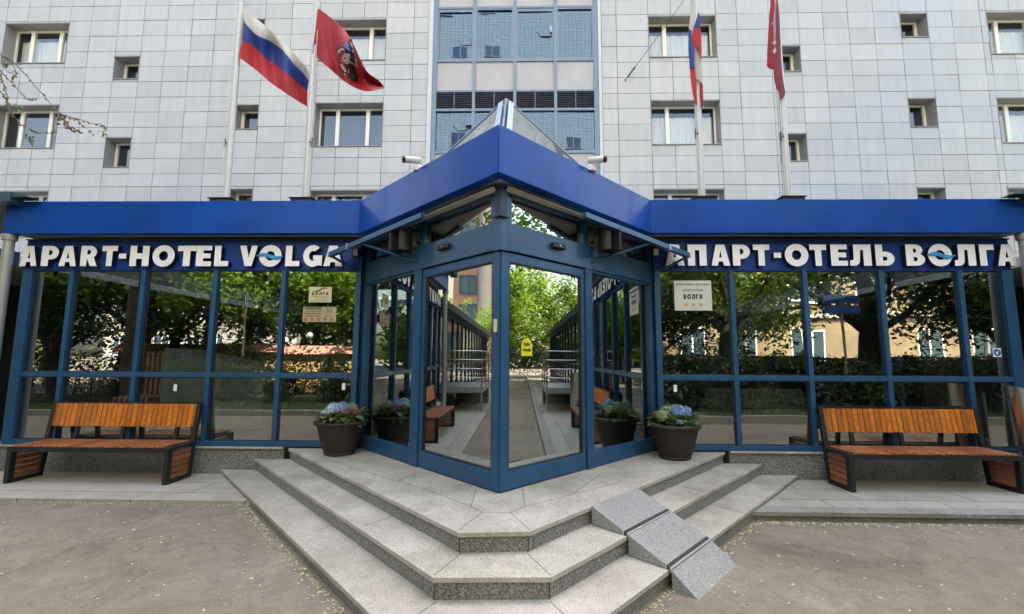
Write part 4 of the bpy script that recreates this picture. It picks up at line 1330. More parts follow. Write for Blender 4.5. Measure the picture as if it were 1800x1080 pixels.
# ------------------------------------------------------------------ notices on the glass
def plate(name, label, cat, pa, pb, y, m, th=.004, wallside=None):
    a, c = at(*pa, y), at(*pb, y)
    x0, x1, z1, z0 = min(a.x, c.x), max(a.x, c.x), max(a.z, c.z), min(a.z, c.z)
    t = thing(name, label, cat, ((x0 + x1) / 2, y, z0))
    MB().box(x0, x1, y - th, y, z0, z1).build('plate', m, t)
    return t, x0, x1, z0, z1, y - th
def fM(x, y, z): return Matrix(((1, 0, 0, x), (0, 0, -1, y), (0, 1, 0, z), (0, 0, 0, 1)))
GF = GY - .003
t, x0, x1, z0, z1, yy = plate('plaque', 'pale rectangular plaque with hotel wording and three gold stars on the right glass', 'plaque', (1184, 494), (1251.5, 546.5), GF, M_grey_plaque, .012)
W_, Hh = x1 - x0, z1 - z0
cx = (x0 + x1) / 2 - .0
text_mesh('СИСТЕМА КЛАССИФИКАЦИИ СРЕДСТВ РАЗМЕЩЕНИЯ', .03, W_ * .9, fM(cx, yy - .001, z0 + Hh * .865), M_ink, 'lettering', t, bold=.01)
text_mesh('АПАРТ-ОТЕЛЬ', .04, W_ * .56, fM(cx, yy - .001, z0 + Hh * .67), M_ink, 'lettering', t, bold=.012)
def glyph_word(seq, x0_, wtot, y0_, hh, yy_, m, t):
    tot = sum(w_ for _, w_ in seq) + .22 * (len(seq) - 1)
    k = wtot / tot; x = x0_
    for ch, w_ in seq:
        outline_mesh(glyph(ch), .002, Matrix(((w_ * k, 0, 0, x), (0, 0, -1, yy_), (0, hh, 0, y0_), (0, 0, 0, 1))), m, m, 'lettering', t)
        x += (w_ + .22) * k
glyph_word((('BE', .8), ('O', 1.0), ('EL', .95), ('GE', .7), ('A', .95)), cx - W_ * .255, W_ * .51, z0 + Hh * .38, Hh * .165, yy - .001, M_ink, t)
for k in (-1, 0, 1):
    st = [(math.cos(R(90 + 36 * i)) * (1 if i % 2 == 0 else .42), math.sin(R(90 + 36 * i)) * (1 if i % 2 == 0 else .42)) for i in range(10)]
    r_ = W_ * .068
    outline_mesh([[(p[0] * r_, p[1] * r_) for p in st]], .003, fM(cx + k * W_ * .20, yy - .0015, z0 + Hh * .19), M_gold, M_gold, 'star', t)
t, x0, x1, z0, z1, yy = plate('notice', 'cream notice with brown wave and hotel name on the left glass', 'notice', (544, 505), (582.5, 532), GF, M_cream, .004)
W_, Hh = x1 - x0, z1 - z0; cx = (x0 + x1) / 2
up_, lo_ = [], []
for k in range(21):
    u = k / 20; y = .07 * math.sin((u - .5) * math.pi * 1.6) ; th = .035 * math.sin(math.pi * u) ** .8 + .002
    up_.append(((u - .5) * .66 * W_, (y + th) * Hh * 1.6)); lo_.append(((u - .5) * .66 * W_, (y - th) * Hh * 1.6))
outline_mesh([up_ + lo_[::-1]], .002, fM(cx, yy - .001, z0 + Hh * .82), M_brown, M_brown, 'wave', t)
glyph_word((('BE', .75), ('O', .95), ('EL', .95), ('GE', .65), ('A', .9)), cx - W_ * .37, W_ * .74, z0 + Hh * .46, Hh * .20, yy - .001, M_brown, t)
text_mesh('АПАРТ-ОТЕЛЬ', .03, W_ * .62, fM(cx, yy - .001, z0 + Hh * .33), M_brown, 'lettering', t, bold=.0)
for q_ in (.21, .11):
    MB().box(cx - W_ * (.24 if q_ > .2 else .42), cx + W_ * (.24 if q_ > .2 else .42), yy - .0015, yy - .0005, z0 + Hh * q_ - .002, z0 + Hh * q_ + .002).build('rule', M_brown, t)
t, x0, x1, z0, z1, yy = plate('notice', 'tan warning notice with heading, text lines and five red prohibition circles', 'notice', (533.5, 540), (590.5, 566.5), GF, M_tan, .004)
W_, Hh = x1 - x0, z1 - z0
text_mesh('ВНИМАНИЕ', .05, W_ * .50, fM(x0 + W_ * .30, yy - .001, z0 + Hh * .88), M_ink, 'lettering', t, bold=.03)
for k, (q_, hh) in enumerate(((.70, .022), (.57, .03), (.45, .022), (.36, .014))):
    n_ = 5 + k % 3
    b = MB(); xx = x0 + W_ * .05
    rr = random.Random(k)
    while xx < x0 + W_ * .54:
        l_ = W_ * rr.uniform(.05, .11)
        b.box(xx, min(xx + l_, x0 + W_ * .56), yy - .0015, yy - .0005, z0 + Hh * (q_ - hh), z0 + Hh * (q_ + hh)); xx += l_ + W_ * .014
    b.build('text_line', M_brown, t)
b = MB()
for (a_, c_, e_, f_) in ((.72, .88, .70, .72), (.72, .88, .92, .94), (.72, .735, .72, .92), (.865, .88, .72, .92), (.76, .84, .76, .80), (.69, .90, .62, .645), (.66, .94, .38, .41)):
    b.box(x0 + W_ * a_, x0 + W_ * c_, yy - .0015, yy - .0005, z0 + Hh * e_, z0 + Hh * f_)
b.build('pictogram', M_brown, t)
for k in range(5):
    c = x0 + W_ * (.09 + .195 * k); r_ = Hh * .125; zc = z0 + Hh * .17
    outline_mesh([arc(0, 0, r_, r_, 0, 350, 24), arc(0, 0, r_ * .72, r_ * .72, 0, 350, 24)], .002, fM(c, yy - .001, zc), M_red, M_red, 'prohibition_ring', t)
    outline_mesh([[(-r_ * .6, r_ * .45), (-r_ * .45, r_ * .6), (r_ * .6, -r_ * .45), (r_ * .45, -r_ * .6)]], .002, fM(c, yy - .0022, zc), M_red, M_red, 'prohibition_bar', t)
    outline_mesh([[(-r_ * .35, -r_ * .3), (r_ * .3, -r_ * .35), (r_ * .35, r_ * .2), (-r_ * .1, r_ * .4)]], .001, fM(c, yy - .0006, zc), M_ink, M_ink, 'pictogram', t)
# round blue sticker on the far right glass
t, x0, x1, z0, z1, yy = plate('sticker', 'square white sticker with round blue pictogram on the rightmost pane', 'sticker', (1744.5, 612.5), (1760.5, 628), GF, M_white, .002)
W_ = x1 - x0; cx = (x0 + x1) / 2; cz = (z0 + z1) / 2
outline_mesh([arc(0, 0, W_ * .46, W_ * .46, 0, 350, 28)], .001, fM(cx, yy - .0005, cz), M_stickblue, M_stickblue, 'disc', t)
outline_mesh([[(-.2 * W_, .02 * W_), (-.05 * W_, -.25 * W_), (.06 * W_, -.25 * W_), (.1 * W_, .0), (.2 * W_, .2 * W_), (.1 * W_, .22 * W_), (.0, .05 * W_), (-.12 * W_, .12 * W_)]], .001, fM(cx, yy - .0012, cz), M_white, M_white, 'pictogram', t)
# small white tags inside the lower panes
tg = [(308, 682), (604, 680), (1187, 683), (1425, 668)]
tl = ['tiny white paper tag on the pane behind the left bench', 'tiny white paper tag on the pane above the left planter', 'tiny white paper tag on the pane above the right planter', 'tiny white paper tag on the pane left of the right bench']
for (x, y), lb in zip(tg, tl):
    a = at(x, y, GF)
    tag(MB().box(a.x - .022, a.x + .022, GF - .002, GF, a.z - .045, a.z + .045).build('paper_tag', M_white, loc=(a.x, GF, a.z)), lb, 'tag', 'paper tags on the glass')
# yellow stamp sticker on the right door
side = 1
u_, w_ = uw(928, 610)
m_ = (u_ * cy0 - cx0) / (1 - u_)
s_ = m_ * sq; zc = w_ * (cy0 + m_) + H
Md = WM(1) @ Matrix(((1, 0, 0, s_), (0, 0, -1, .016), (0, 1, 0, zc), (0, 0, 0, 1)))
t = thing('sticker', 'yellow rounded travel stamp sticker on the right glass door', 'sticker', tuple(Md.translation))
sw = .075
outline_mesh([[(-sw, -.09), (sw, -.09)] + arc(0, 0, sw, .085, 0, 180, 20)], .002, Md, M_yellow, M_yellow, 'stamp', t)
Mt = WM(1) @ Matrix(((1, 0, 0, s_), (0, 0, -1, .0135), (0, 1, 0, zc + .025), (0, 0, 0, 1)))
text_mesh('Safe', .05, .085, Mt, M_ink, 'lettering', t, bold=.02)
Mt = WM(1) @ Matrix(((1, 0, 0, s_), (0, 0, -1, .0135), (0, 1, 0, zc - .03), (0, 0, 0, 1)))
text_mesh('travels', .05, .12, Mt, M_ink, 'lettering', t, bold=.02)

# ------------------------------------------------------------------ benches
def make_bench(label, loc):
    t = thing('park_bench', label, 'bench', loc, 'slatted benches by the glass front')
    O = Vector(loc)
    rb = random.Random(int(abs(loc[0]) * 100))
    L = 1.0
    def P(x, y, z): return O + Vector((x, y, z))
    fy_, by_, ty_ = 0.0, .41, .525
    SH, BH = .43, .915
    def lean(z): return by_ + (ty_ - by_) * z / BH
    for s in (-1, 1):
        f = MB()
        x0, x1 = (L - .055, L) if s > 0 else (-L, -L + .055)
        # front leg, top rail, bottom rail, raking back post
        f.hexa([P(x0, fy_, 0), P(x1, fy_, 0), P(x1, fy_ + .07, 0), P(x0, fy_ + .07, 0)], [P(x0, fy_, SH), P(x1, fy_, SH), P(x1, fy_ + .07, SH), P(x0, fy_ + .07, SH)])
        f.hexa([P(x0, lean(0) - .06, 0), P(x1, lean(0) - .06, 0), P(x1, lean(0), 0), P(x0, lean(0), 0)], [P(x0, lean(BH) - .045, BH), P(x1, lean(BH) - .045, BH), P(x1, lean(BH), BH), P(x0, lean(BH), BH)])
        f.hexa([P(x0, fy_ + .07, .0), P(x1, fy_ + .07, .0), P(x1, lean(0) - .06, .0), P(x0, lean(0) - .06, .0)], [P(x0, fy_ + .07, .045), P(x1, fy_ + .07, .045), P(x1, lean(.045) - .06, .045), P(x0, lean(.045) - .06, .045)])
        f.hexa([P(x0, fy_ + .07, SH - .03), P(x1, fy_ + .07, SH - .03), P(x1, lean(SH - .03) - .06, SH - .03), P(x0, lean(SH - .03) - .06, SH - .03)], [P(x0, fy_ + .07, SH - .002), P(x1, fy_ + .07, SH - .002), P(x1, lean(SH) - .06, SH - .002), P(x0, lean(SH) - .06, SH - .002)])
        f.build('side_frame', M_black, t, bevel=.004)
        b = MB()
        n_ = 5
        for k in range(n_):
            z0_, z1_ = .055 + k * (SH - .095) / n_, .055 + (k + 1) * (SH - .095) / n_ - .012
            xo0, xo1 = (x0 + .012, x1 - .008) if s > 0 else (x0 + .008, x1 - .012)
            b.hexa([P(xo0, fy_ + .072, z0_), P(xo1, fy_ + .072, z0_), P(xo1, lean(z0_) - .062, z0_), P(xo0, lean(z0_) - .062, z0_)],
                   [P(xo0, fy_ + .072, z1_), P(xo1, fy_ + .072, z1_), P(xo1, lean(z1_) - .062, z1_), P(xo0, lean(z1_) - .062, z1_)], 0, rb.uniform(.05, 1))
        b.build('side_slats', M_woodseat, t, bevel=.002)
    f = MB()
    f.box(O.x - L + .055, O.x + L - .055, O.y + .0, O.y + .04, O.z + SH - .055, O.z + SH - .004)
    f.box(O.x - L + .055, O.x + L - .055, O.y + .36, O.y + .395, O.z + SH - .055, O.z + SH - .02)
    for zz in (.62, .84):
        f.box(O.x - L + .055, O.x + L - .055, O.y + lean(zz) - .012, O.y + lean(zz) + .012, O.z + zz, O.z + zz + .03)
    f.box(O.x - L + .002, O.x + L - .002, O.y + lean(BH) - .02, O.y + lean(BH) + .004, O.z + BH - .002, O.z + BH + .012)
    f.build('rail', M_black, t)
    for xx in (-.62, 0.0, .72):
        q = MB()
        q.hexa([P(xx - .025, lean(.40) - .03, .40), P(xx + .025, lean(.40) - .03, .40), P(xx + .025, lean(.40) + .005, .40), P(xx - .025, lean(.40) + .005, .40)],
               [P(xx - .025, lean(.88) - .012, .88), P(xx + .025, lean(.88) - .012, .88), P(xx + .025, lean(.88) + .010, .88), P(xx - .025, lean(.88) + .010, .88)])
        q.build('back_post', M_black, t)
    b = MB()
    n_ = 30
    for k in range(n_):
        xa = -L + .058 + (2 * L - .116) * k / n_; xb_ = -L + .058 + (2 * L - .116) * (k + 1) / n_ - .009
        z = SH + .0 + rb.uniform(-.0015, .0015)
        b.box(O.x + xa, O.x + xb_, O.y + .006, O.y + lean(SH) - .02, O.z + z, O.z + z + .022, 0, None, rb.uniform(.05, 1))
    b.build('seat', M_woodseat, t, bevel=.003)
    b = MB()
    n_ = 29
    for k in range(n_):
        xa = -L + .01 + (2 * L - .02) * k / n_; xb_ = -L + .01 + (2 * L - .02) * (k + 1) / n_ - .0085
        za, zb2 = .615 + rb.uniform(-.002, .002), .905
        b.hexa([P(xa, lean(za) - .040, za), P(xb_, lean(za) - .040, za), P(xb_, lean(za) - .016, za), P(xa, lean(za) - .016, za)],
               [P(xa, lean(zb2) - .040, zb2), P(xb_, lean(zb2) - .040, zb2), P(xb_, lean(zb2) - .016, zb2), P(xa, lean(zb2) - .016, zb2)], 0, rb.uniform(.05, 1))
    b.build('backrest', M_wood, t, bevel=.003)
    return t
make_bench('orange brown slatted bench with black frame against the left glass front', (-5.245, 5.455, SW))
make_bench('orange brown slatted bench with black frame against the right glass front', (4.835, 5.475, SW))

# ------------------------------------------------------------------ planters
def make_pot(label, loc):
    t = thing('planter', label, 'planter', loc, 'wicker planters at the doors')
    prof_ = [(.0, .0), (.17, .0), (.185, .006), (.188, .03)]
    n_ = 44
    for k in range(n_ + 1):
        u = k / n_
        prof_.append((.182 + (.282 - .182) * u ** .8, .035 + .335 * u))
    seg = 112
    def weave(j, k):
        if j < 4 or j > n_ + 3: return 0
        return .0035 * (1 if ((j // 2) + (k // 2)) % 2 == 0 else -1)
    b = MB(); b.lathe(prof_, seg, 0, loc, True, None, weave)
    b.build('pot', M_wicker, t)
    b = MB()
    pr_ = [(.274, .372)] + [(.293 + .026 * math.sin(a), .392 - .026 * math.cos(a)) for a in [math.pi * k / 10 for k in range(11)]] + [(.262, .405), (.25, .37)]
    b.lathe(pr_, 96, 0, loc, True, None, lambda j, k: .004 * math.sin(2 * math.pi * (k / 96 * 40 + j * .18)) if 0 < j < 12 else 0)
    b.build('rim', M_wicker, t)
    b = MB(); b.lathe([(.0, .385), (.258, .385)], 32, 0, loc)
    b.build('soil', M_soil, t)
    return t
def add_leaf(b, base, d, up, L, w_, rnd_, fold=.25, col=.5, nseg=4):
    d = d.normalized(); s = d.cross(up).normalized(); n_ = s.cross(d).normalized()
    vs = []
    for i in range(nseg + 1):
        u = i / nseg
        c = base + d * L * u - Vector((0, 0, 1)) * (L * .35 * u * u)
        ww = w_ * math.sin(math.pi * (.08 + .92 * u) ** .8) * .5 if i < nseg else .001
        vs += [c - s * ww + n_ * ww * fold, c, c + s * ww + n_ * ww * fold]
    fs = []
    for i in range(nseg):
        a = 3 * i
        fs += [(a, a + 1, a + 4, a + 3), (a + 1, a + 2, a + 5, a + 4)]
    b.add(vs, fs, 0, True, None, col)
def make_hydrangea(label, loc, heads, seed):
    rh = random.Random(seed)
    t = thing('hydrangea', label, 'plant', loc, 'hydrangeas in the planters')
    O = Vector(loc)
    b = MB()
    for k in range(150):
        a = rh.uniform(0, 2 * math.pi); r_ = .24 * math.sqrt(rh.random())
        el = rh.uniform(-.15, .9)
        base = O + Vector((r_ * math.cos(a), r_ * math.sin(a), rh.uniform(.0, .11)))
        dv = Vector((math.cos(a) * math.cos(el), math.sin(a) * math.cos(el), math.sin(el) + .1))
        add_leaf(b, base, dv, Vector((0, 0, 1)), rh.uniform(.10, .18), rh.uniform(.065, .10), rh, col=rh.uniform(.02, 1))
    b.build('leaves', M_leafp, t)
    b = MB()
    for k in range(12):
        a = rh.uniform(0, 6.28); r_ = .12 * rh.random()
        b.tube([O + Vector((r_ * .5 * math.cos(a), r_ * .5 * math.sin(a), -.02)), O + Vector((r_ * 1.3 * math.cos(a), r_ * 1.3 * math.sin(a), .14))], .005, 5)
    b.build('stem', M_leafd, t)
    for (hx, hy, hz_, hr, m_) in heads:
        b = MB()
        c = O + Vector((hx, hy, hz_))
        hr *= .88
        nf = int(125 * (hr / .1) ** 2)
        for k in range(nf):
            # even points on the upper dome
            z = 1 - 1.35 * (k + .5) / nf; ph = k * 2.39996
            rr = math.sqrt(max(0, 1 - z * z))
            n_ = Vector((rr * math.cos(ph), rr * math.sin(ph), z))
            p = c + n_ * hr * rh.uniform(.8, 1.1)
            a1 = n_.cross(Vector((.3, .2, 1))).normalized(); a2 = n_.cross(a1)
            rot = rh.uniform(0, 1.57); sz = rh.uniform(.012, .017)
            tl_ = n_ + Vector((rh.uniform(-.3, .3), rh.uniform(-.3, .3), rh.uniform(-.2, .3)))
            col = rh.uniform(.02, 1)
            for q_ in range(4):
                aa = rot + q_ * math.pi / 2
                e1 = a1 * math.cos(aa) + a2 * math.sin(aa); e2 = a1 * math.cos(aa + 1.57) + a2 * math.sin(aa + 1.57)
                b.add([p, p + e1 * sz * .7 - e2 * sz * .5 + n_ * .002, p + e1 * sz * 1.25 + n_ * .005, p + e1 * sz * .7 + e2 * sz * .5 + n_ * .002], [(0, 1, 2, 3)], 0, False, None, col)
        b.build('flower_head', m_, t)
    return t
M_fblue = leafmat('petal_blue', (.12, .21, .58), (.38, .52, .86), .2)
M_fpale = leafmat('petal_pale_blue', (.30, .42, .68), (.66, .74, .86), .2)
M_fpink = leafmat('petal_mauve', (.12, .06, .07), (.36, .15, .19), .2)
M_fgreen = leafmat('petal_green', (.14, .20, .08), (.42, .50, .30), .2)
pl1, pl2 = (-2.27, 5.71, .42), (1.875, 5.66, .42)
make_pot('dark brown wicker planter left of the doors', pl1)
make_pot('dark brown wicker planter right of the doors', pl2)
make_hydrangea('hydrangea with pale blue and mauve flower heads in the left planter', (pl1[0], pl1[1], pl1[2] + .387),
               [(-.07, -.10, .165, .095, M_fpale), (.02, -.02, .175, .085, M_fblue), (-.19, -.06, .10, .06, M_fpale), (.10, -.13, .11, .08, M_fpink), (.19, -.04, .12, .075, M_fpink), (.03, -.20, .055, .06, M_fpink), (.10, .10, .16, .08, M_fgreen), (-.08, .14, .14, .08, M_fblue), (.19, -.15, .04, .05, M_fpink)], 4)
make_hydrangea('hydrangea with blue and greenish flower heads in the right planter', (pl2[0], pl2[1], pl2[2] + .387),
               [(.03, -.09, .165, .10, M_fblue), (.13, -.04, .16, .085, M_fblue), (-.16, -.10, .12, .09, M_fgreen), (-.09, .02, .165, .08, M_fgreen), (.0, -.22, .06, .045, M_fblue), (.14, -.19, .045, .045, M_fpale), (.22, -.14, .03, .04, M_fpale), (.03, .14, .16, .09, M_fgreen), (-.18, .06, .09, .07, M_fpink)], 9)

# ------------------------------------------------------------------ steel litter bin at the right edge
bc = Vector((6.24, 5.68, SW))
t = thing('litter_bin', 'brushed steel litter bin with slanted top beside the right bench', 'bin', tuple(bc))
b = MB()
n_ = 28
vs = []
for k in range(n_):
    a = 2 * math.pi * k / n_
    x, y = .17 * math.cos(a), .17 * math.sin(a)
    vs.append((bc.x + x * .9, bc.y + y, bc.z + .02)); vs.append((bc.x + x * 1.15 - .06, bc.y + y * 1.1, bc.z + 1.13 - x * .55))
b.add(vs, [(2 * k, 2 * ((k + 1) % n_), 2 * ((k + 1) % n_) + 1, 2 * k + 1) for k in range(n_)], 0, True)
b.build('body', M_steel, t)
b = MB()
top_ = [Vector(vs[2 * k + 1]) for k in range(n_)]
cc = sum(top_, Vector((0, 0, 0))) / n_
ring = [cc + (p - cc) * .62 for p in top_]
b.add(top_ + ring, [(k, (k + 1) % n_, n_ + (k + 1) % n_, n_ + k) for k in range(n_)], 0, False)
b.add([p - Vector((0, 0, .05)) for p in ring], [tuple(range(n_))], 1, False)
b.add([p for p in ring] + [p - Vector((0, 0, .05)) for p in ring], [(k, (k + 1) % n_, n_ + (k + 1) % n_, n_ + k) for k in range(n_)], 0, False)
b.build('lid', [M_steel, M_black], t)
MB().lathe([(.0, .0), (.17, .0), (.17, .025), (.0, .025)], 28, 0, bc).build('foot', M_black, t)

# ------------------------------------------------------------------ fallen petals and catkins on the yard
b = MB()
rp = random.Random(8)
def petal(x, y, z, s=1.0, col=None):
    a = rp.uniform(0, 6.28); L_, w_ = rp.uniform(.008, .022) * s, rp.uniform(.004, .010) * s
    e1 = Vector((math.cos(a), math.sin(a), 0)); e2 = Vector((-math.sin(a), math.cos(a), 0))
    c = Vector((x, y, z + .003))
    k = rp.uniform(.0, .006)
    b.add([c - e1 * L_, c - e2 * w_ + Vector((0, 0, k)), c + e1 * L_ + Vector((0, 0, k)), c + e2 * w_], [(0, 1, 2, 3)], 0, False, None, col if col is not None else rp.uniform(.02, 1))
def inside(P, x, y):
    r_ = False
    n_ = len(P); j = n_ - 1
    for i in range(n_):
        if (P[i][1] > y) != (P[j][1] > y) and x < (P[j][0] - P[i][0]) * (y - P[i][1]) / (P[j][1] - P[i][1]) + P[i][0]: r_ = not r_
        j = i
    return r_
n = 0
while n < 900:
    x, y = rp.uniform(-8, 8), rp.uniform(2.2, 4.75)
    if inside(P3 + [(3.6, 7), (-4, 7)], x, y): continue
    petal(x, y, gz(x)); n += 1
for k in range(650):     # swept against kerb and lowest step
    x = 2.45 + rp.random() ** 1.6 * 5; petal(x, 4.74 - abs(rp.gauss(0, .05)), gz(x), .9, rp.uniform(.4, 1))
for k in range(420):
    u = rp.random() ** 1.3; x = P3[2][0] + (2.42 - P3[2][0]) * (1 - u); yy = P3[2][1] + (x - P3[2][0]) * (P3[3][1] - P3[2][1]) / (P3[3][0] - P3[2][0])
    o = abs(rp.gauss(0, .05)) + .01; petal(x + o * .7, yy - o * .7, gz(x), .9, rp.uniform(.4, 1))
for k in range(420):
    u = rp.random() ** 1.5; x = -2.8 + 2.1 * (1 - u) * 1.0; x = max(-2.85, min(-.8, -2.85 + 2.0 * rp.random() ** 1.4)); yy = P3[1][1] + (P3[1][0] - x) * (P3[0][1] - P3[1][1]) / (P3[1][0] - P3[0][0])
    o = abs(rp.gauss(0, .05)) + .01; petal(x - o * .7, yy - o * .7, gz(x), .9, rp.uniform(.3, 1))
for k in range(260):
    x = -2.9 - rp.random() ** 1.5 * 4; petal(x, 4.915 - abs(rp.gauss(0, .04)), gz(x), .8, rp.uniform(.3, 1))
for k in range(60): petal(rp.uniform(2.6, 6.5), rp.uniform(4.9, 5.9), SW)
for k in range(25): petal(rp.uniform(-7, -3.5), rp.uniform(5.0, 5.4), SW)
o = b.build('fallen_petals', leafmat('petal', (.26, .21, .10), (.62, .57, .38), .1))
o['kind'] = 'stuff'; o['label'] = 'pale yellow fallen petals scattered over the asphalt and along the kerbs'; o['category'] = 'petals'

# ------------------------------------------------------------------ trees, shrubs and what stands across the yard (seen in the glass)
def trunk_mesh(h, r, seed, limbs=7, spread=2.2):
    rt = random.Random(seed)
    b = MB()
    pts, rs = [], []
    x = y = 0
    for k in range(8):
        u = k / 7
        pts.append((x, y, h * u)); rs.append(r * (1.25 - .85 * u) if k else r * 1.5)
        x += rt.uniform(-.1, .1); y += rt.uniform(-.1, .1)
    b.tube(pts, rs, 12)
    tips = [Vector(pts[-1])]
    for k in range(limbs):
        u = rt.uniform(.4, .95); a = k * 2.4 + rt.uniform(-.4, .4)
        i = int(u * 7); p = Vector(pts[i]).lerp(Vector(pts[min(7, i + 1)]), u * 7 - i)
        L_ = spread * rt.uniform(.7, 1.15)
        q = [p]
        for s_ in range(1, 5):
            f = s_ / 4
            q.append(p + Vector((math.cos(a) * L_ * f, math.sin(a) * L_ * f, L_ * (.75 * f + .15 * f * f))) + Vector((rt.uniform(-.1, .1), rt.uniform(-.1, .1), 0)))
        rr = r * (1.1 - .7 * u) * .6
        b.tube(q, [rr * (1 - .8 * s_ / 4) for s_ in range(5)], 7)
        tips += q[2:]
        for m_ in range(3):
            a2 = a + rt.uniform(-1.1, 1.1); st = q[rt.randint(2, 4)]
            e = st + Vector((math.cos(a2), math.sin(a2), rt.uniform(.1, .8))) * L_ * .5
            b.tube([st, st.lerp(e, .5) + Vector((0, 0, .08)), e], [rr * .3, rr * .2, rr * .06], 5)
            tips.append(e)
    return b, tips
def crown_mesh(tips, seed, n, leaf, blob, squash=.7):
    rc = random.Random(seed)
    b = MB()
    cl = []
    for t_ in tips:
        for k in range(2):
            cl.append((t_ + Vector((rc.gauss(0, blob * .5), rc.gauss(0, blob * .5), rc.gauss(0, blob * .4))), blob * rc.uniform(.5, 1.1), rc.random()))
    for k in range(n):
        c, r_, tn = rc.choice(cl)
        v = Vector((rc.gauss(0, 1), rc.gauss(0, 1), rc.gauss(0, 1))).normalized() * r_ * rc.random() ** .45
        v.z *= squash
        p = c + v
        d_ = Vector((rc.uniform(-1, 1), rc.uniform(-1, 1), rc.uniform(-.9, .3))).normalized()
        s_ = d_.cross(Vector((rc.uniform(-.4, .4), rc.uniform(-.4, .4), 1))).normalized()
        L_ = leaf * rc.uniform(.6, 1.3); w_ = L_ * .33
        b.add([p, p + d_ * L_ * .5 + s_ * w_, p + d_ * L_, p + d_ * L_ * .5 - s_ * w_], [(0, 1, 2, 3)], 0, False, None, min(1, max(.02, tn * .6 + rc.uniform(0, .4))))
    return b
TREES = {}
def tree_proto(kind):
    if kind == 'lime':
        tb, tips = trunk_mesh(4.0, .18, 3, 9, 2.3); cb2 = crown_mesh(tips, 5, 13000, .21, 1.1); lm = M_leaf
    elif kind == 'dark':
        tb, tips = trunk_mesh(3.4, .17, 13, 9, 2.0); cb2 = crown_mesh(tips, 15, 9500, .17, 1.0); lm = M_leafd
    elif kind == 'old':
        tb, tips = trunk_mesh(5.2, .38, 23, 9, 3.0); cb2 = crown_mesh(tips, 25, 9000, .22, 1.25); lm = M_leaf
    elif kind == 'tall':
        tb, tips = trunk_mesh(15.5, .34, 53, 18, 3.0); cb2 = crown_mesh(tips, 55, 13000, .27, 1.3); lm = M_leafd
    return tb, cb2, lm
def plant_tree(kind, x, y, rot, sc, label):
    if kind not in TREES:
        tb, cb2, lm = tree_proto(kind)
        t = thing('tree', label, 'tree', (0, 0, 0), 'trees across the yard')
        tb.build('trunk', M_bark, t); cb2.build('crown', lm, t)
        TREES[kind] = t
    else:
        t = copy_tree(TREES[kind])
    t['label'] = label
    t.location = (x, y, gz(x) - .02); t.rotation_euler = (0, 0, rot); t.scale = (sc, sc, sc)
    return t
spots = [('lime', -4.5, -7.0, .3, 1.0, 'bright leafy tree on the lawn behind the photographer, left'), ('lime', -9.5, -8.5, 2.1, 1.1, 'broad bright tree on the lawn by the low wall'),
         ('dark', -16.5, -3.4, 1.0, .95, 'small dark tree near the left kerb of the lawn'), ('tall', -15.5, -9.8, 1.9, 1.0, 'very tall slender tree standing above all others on the left'), ('tall', -24.5, -11, .4, 1.05, 'second very tall tree, further left beyond the white house'), ('old', 18.5, .2, 3.1, 1.45, 'big spreading tree overhanging the right gallery'), ('lime', -6.8, -8.9, 5.2, 1.0, 'bright tree just behind the road sign post'), ('lime', -12.2, -7.6, 3.6, 1.0, 'bright tree between the globe lamps and the fence'), ('lime', -14.0, -5.5, 4.0, 1.15, 'bright tree at the far left of the lawn'),
         ('old', -18.5, -9.0, .7, 1.1, 'old thick trunked tree left of the white house'), ('dark', -12.0, -12.5, 3.0, 1.2, 'dark tree behind the low wall'),
         ('dark', 3.6, -4.6, .2, .9, 'dark tree above the right hedge, nearest the yard'), ('old', 7.8, -5.2, 2.0, 1.0, 'old tree with thick trunk beside the street sign'),
         ('dark', 5.8, -7.8, 4.2, 1.1, 'dark tree behind the old thick tree'), ('old', 12.8, -5.0, 1.2, 1.05, 'old tree with forked trunk at the right of the lawn'),
         ('lime', 10.5, -10.5, 5.0, 1.0, 'bright tree in front of the cream school'), ('lime', 22.5, -6.0, 3.3, 1.1, 'bright tree at the far right of the lawn'),
         ('lime', 23.5, 1.5, .5, 1.15, 'bright tree at the end of the yard, right'), ('lime', 19.0, -1.0, 2.5, 1.0, 'bright tree shading the right end of the yard'), ('lime', 31.0, 2.4, 2.2, 1.35, 'tall bright tree closing the right end of the yard'), ('lime', 33.0, 8.6, 4.4, 1.4, 'bright tree behind the end of the right gallery'), ('lime', 26.5, 1.2, 3.9, .8, 'smaller bright tree before the right end of the yard'), ('old', -30.5, 7.4, .9, .75, 'sparse old tree behind the end of the left gallery'),
         ('dark', 15.5, -2.2, 5.1, 1.15, 'dark overhanging tree beside the yard, right'), ('old', -18.5, -.3, 2.7, 1.3, 'dark tree at the kerb in the far left'), ('lime', .8, -9.5, 1.5, 1.1, 'bright tree by the road behind the photographer'),
         ('dark', -1.8, -12.5, 2.2, 1.25, 'dark tree at the road edge opposite the doors'), ('lime', -22.0, -6.0, 1.9, 1.2, 'bright tree beyond the far left lawn')]
for s_ in spots: plant_tree(*s_)
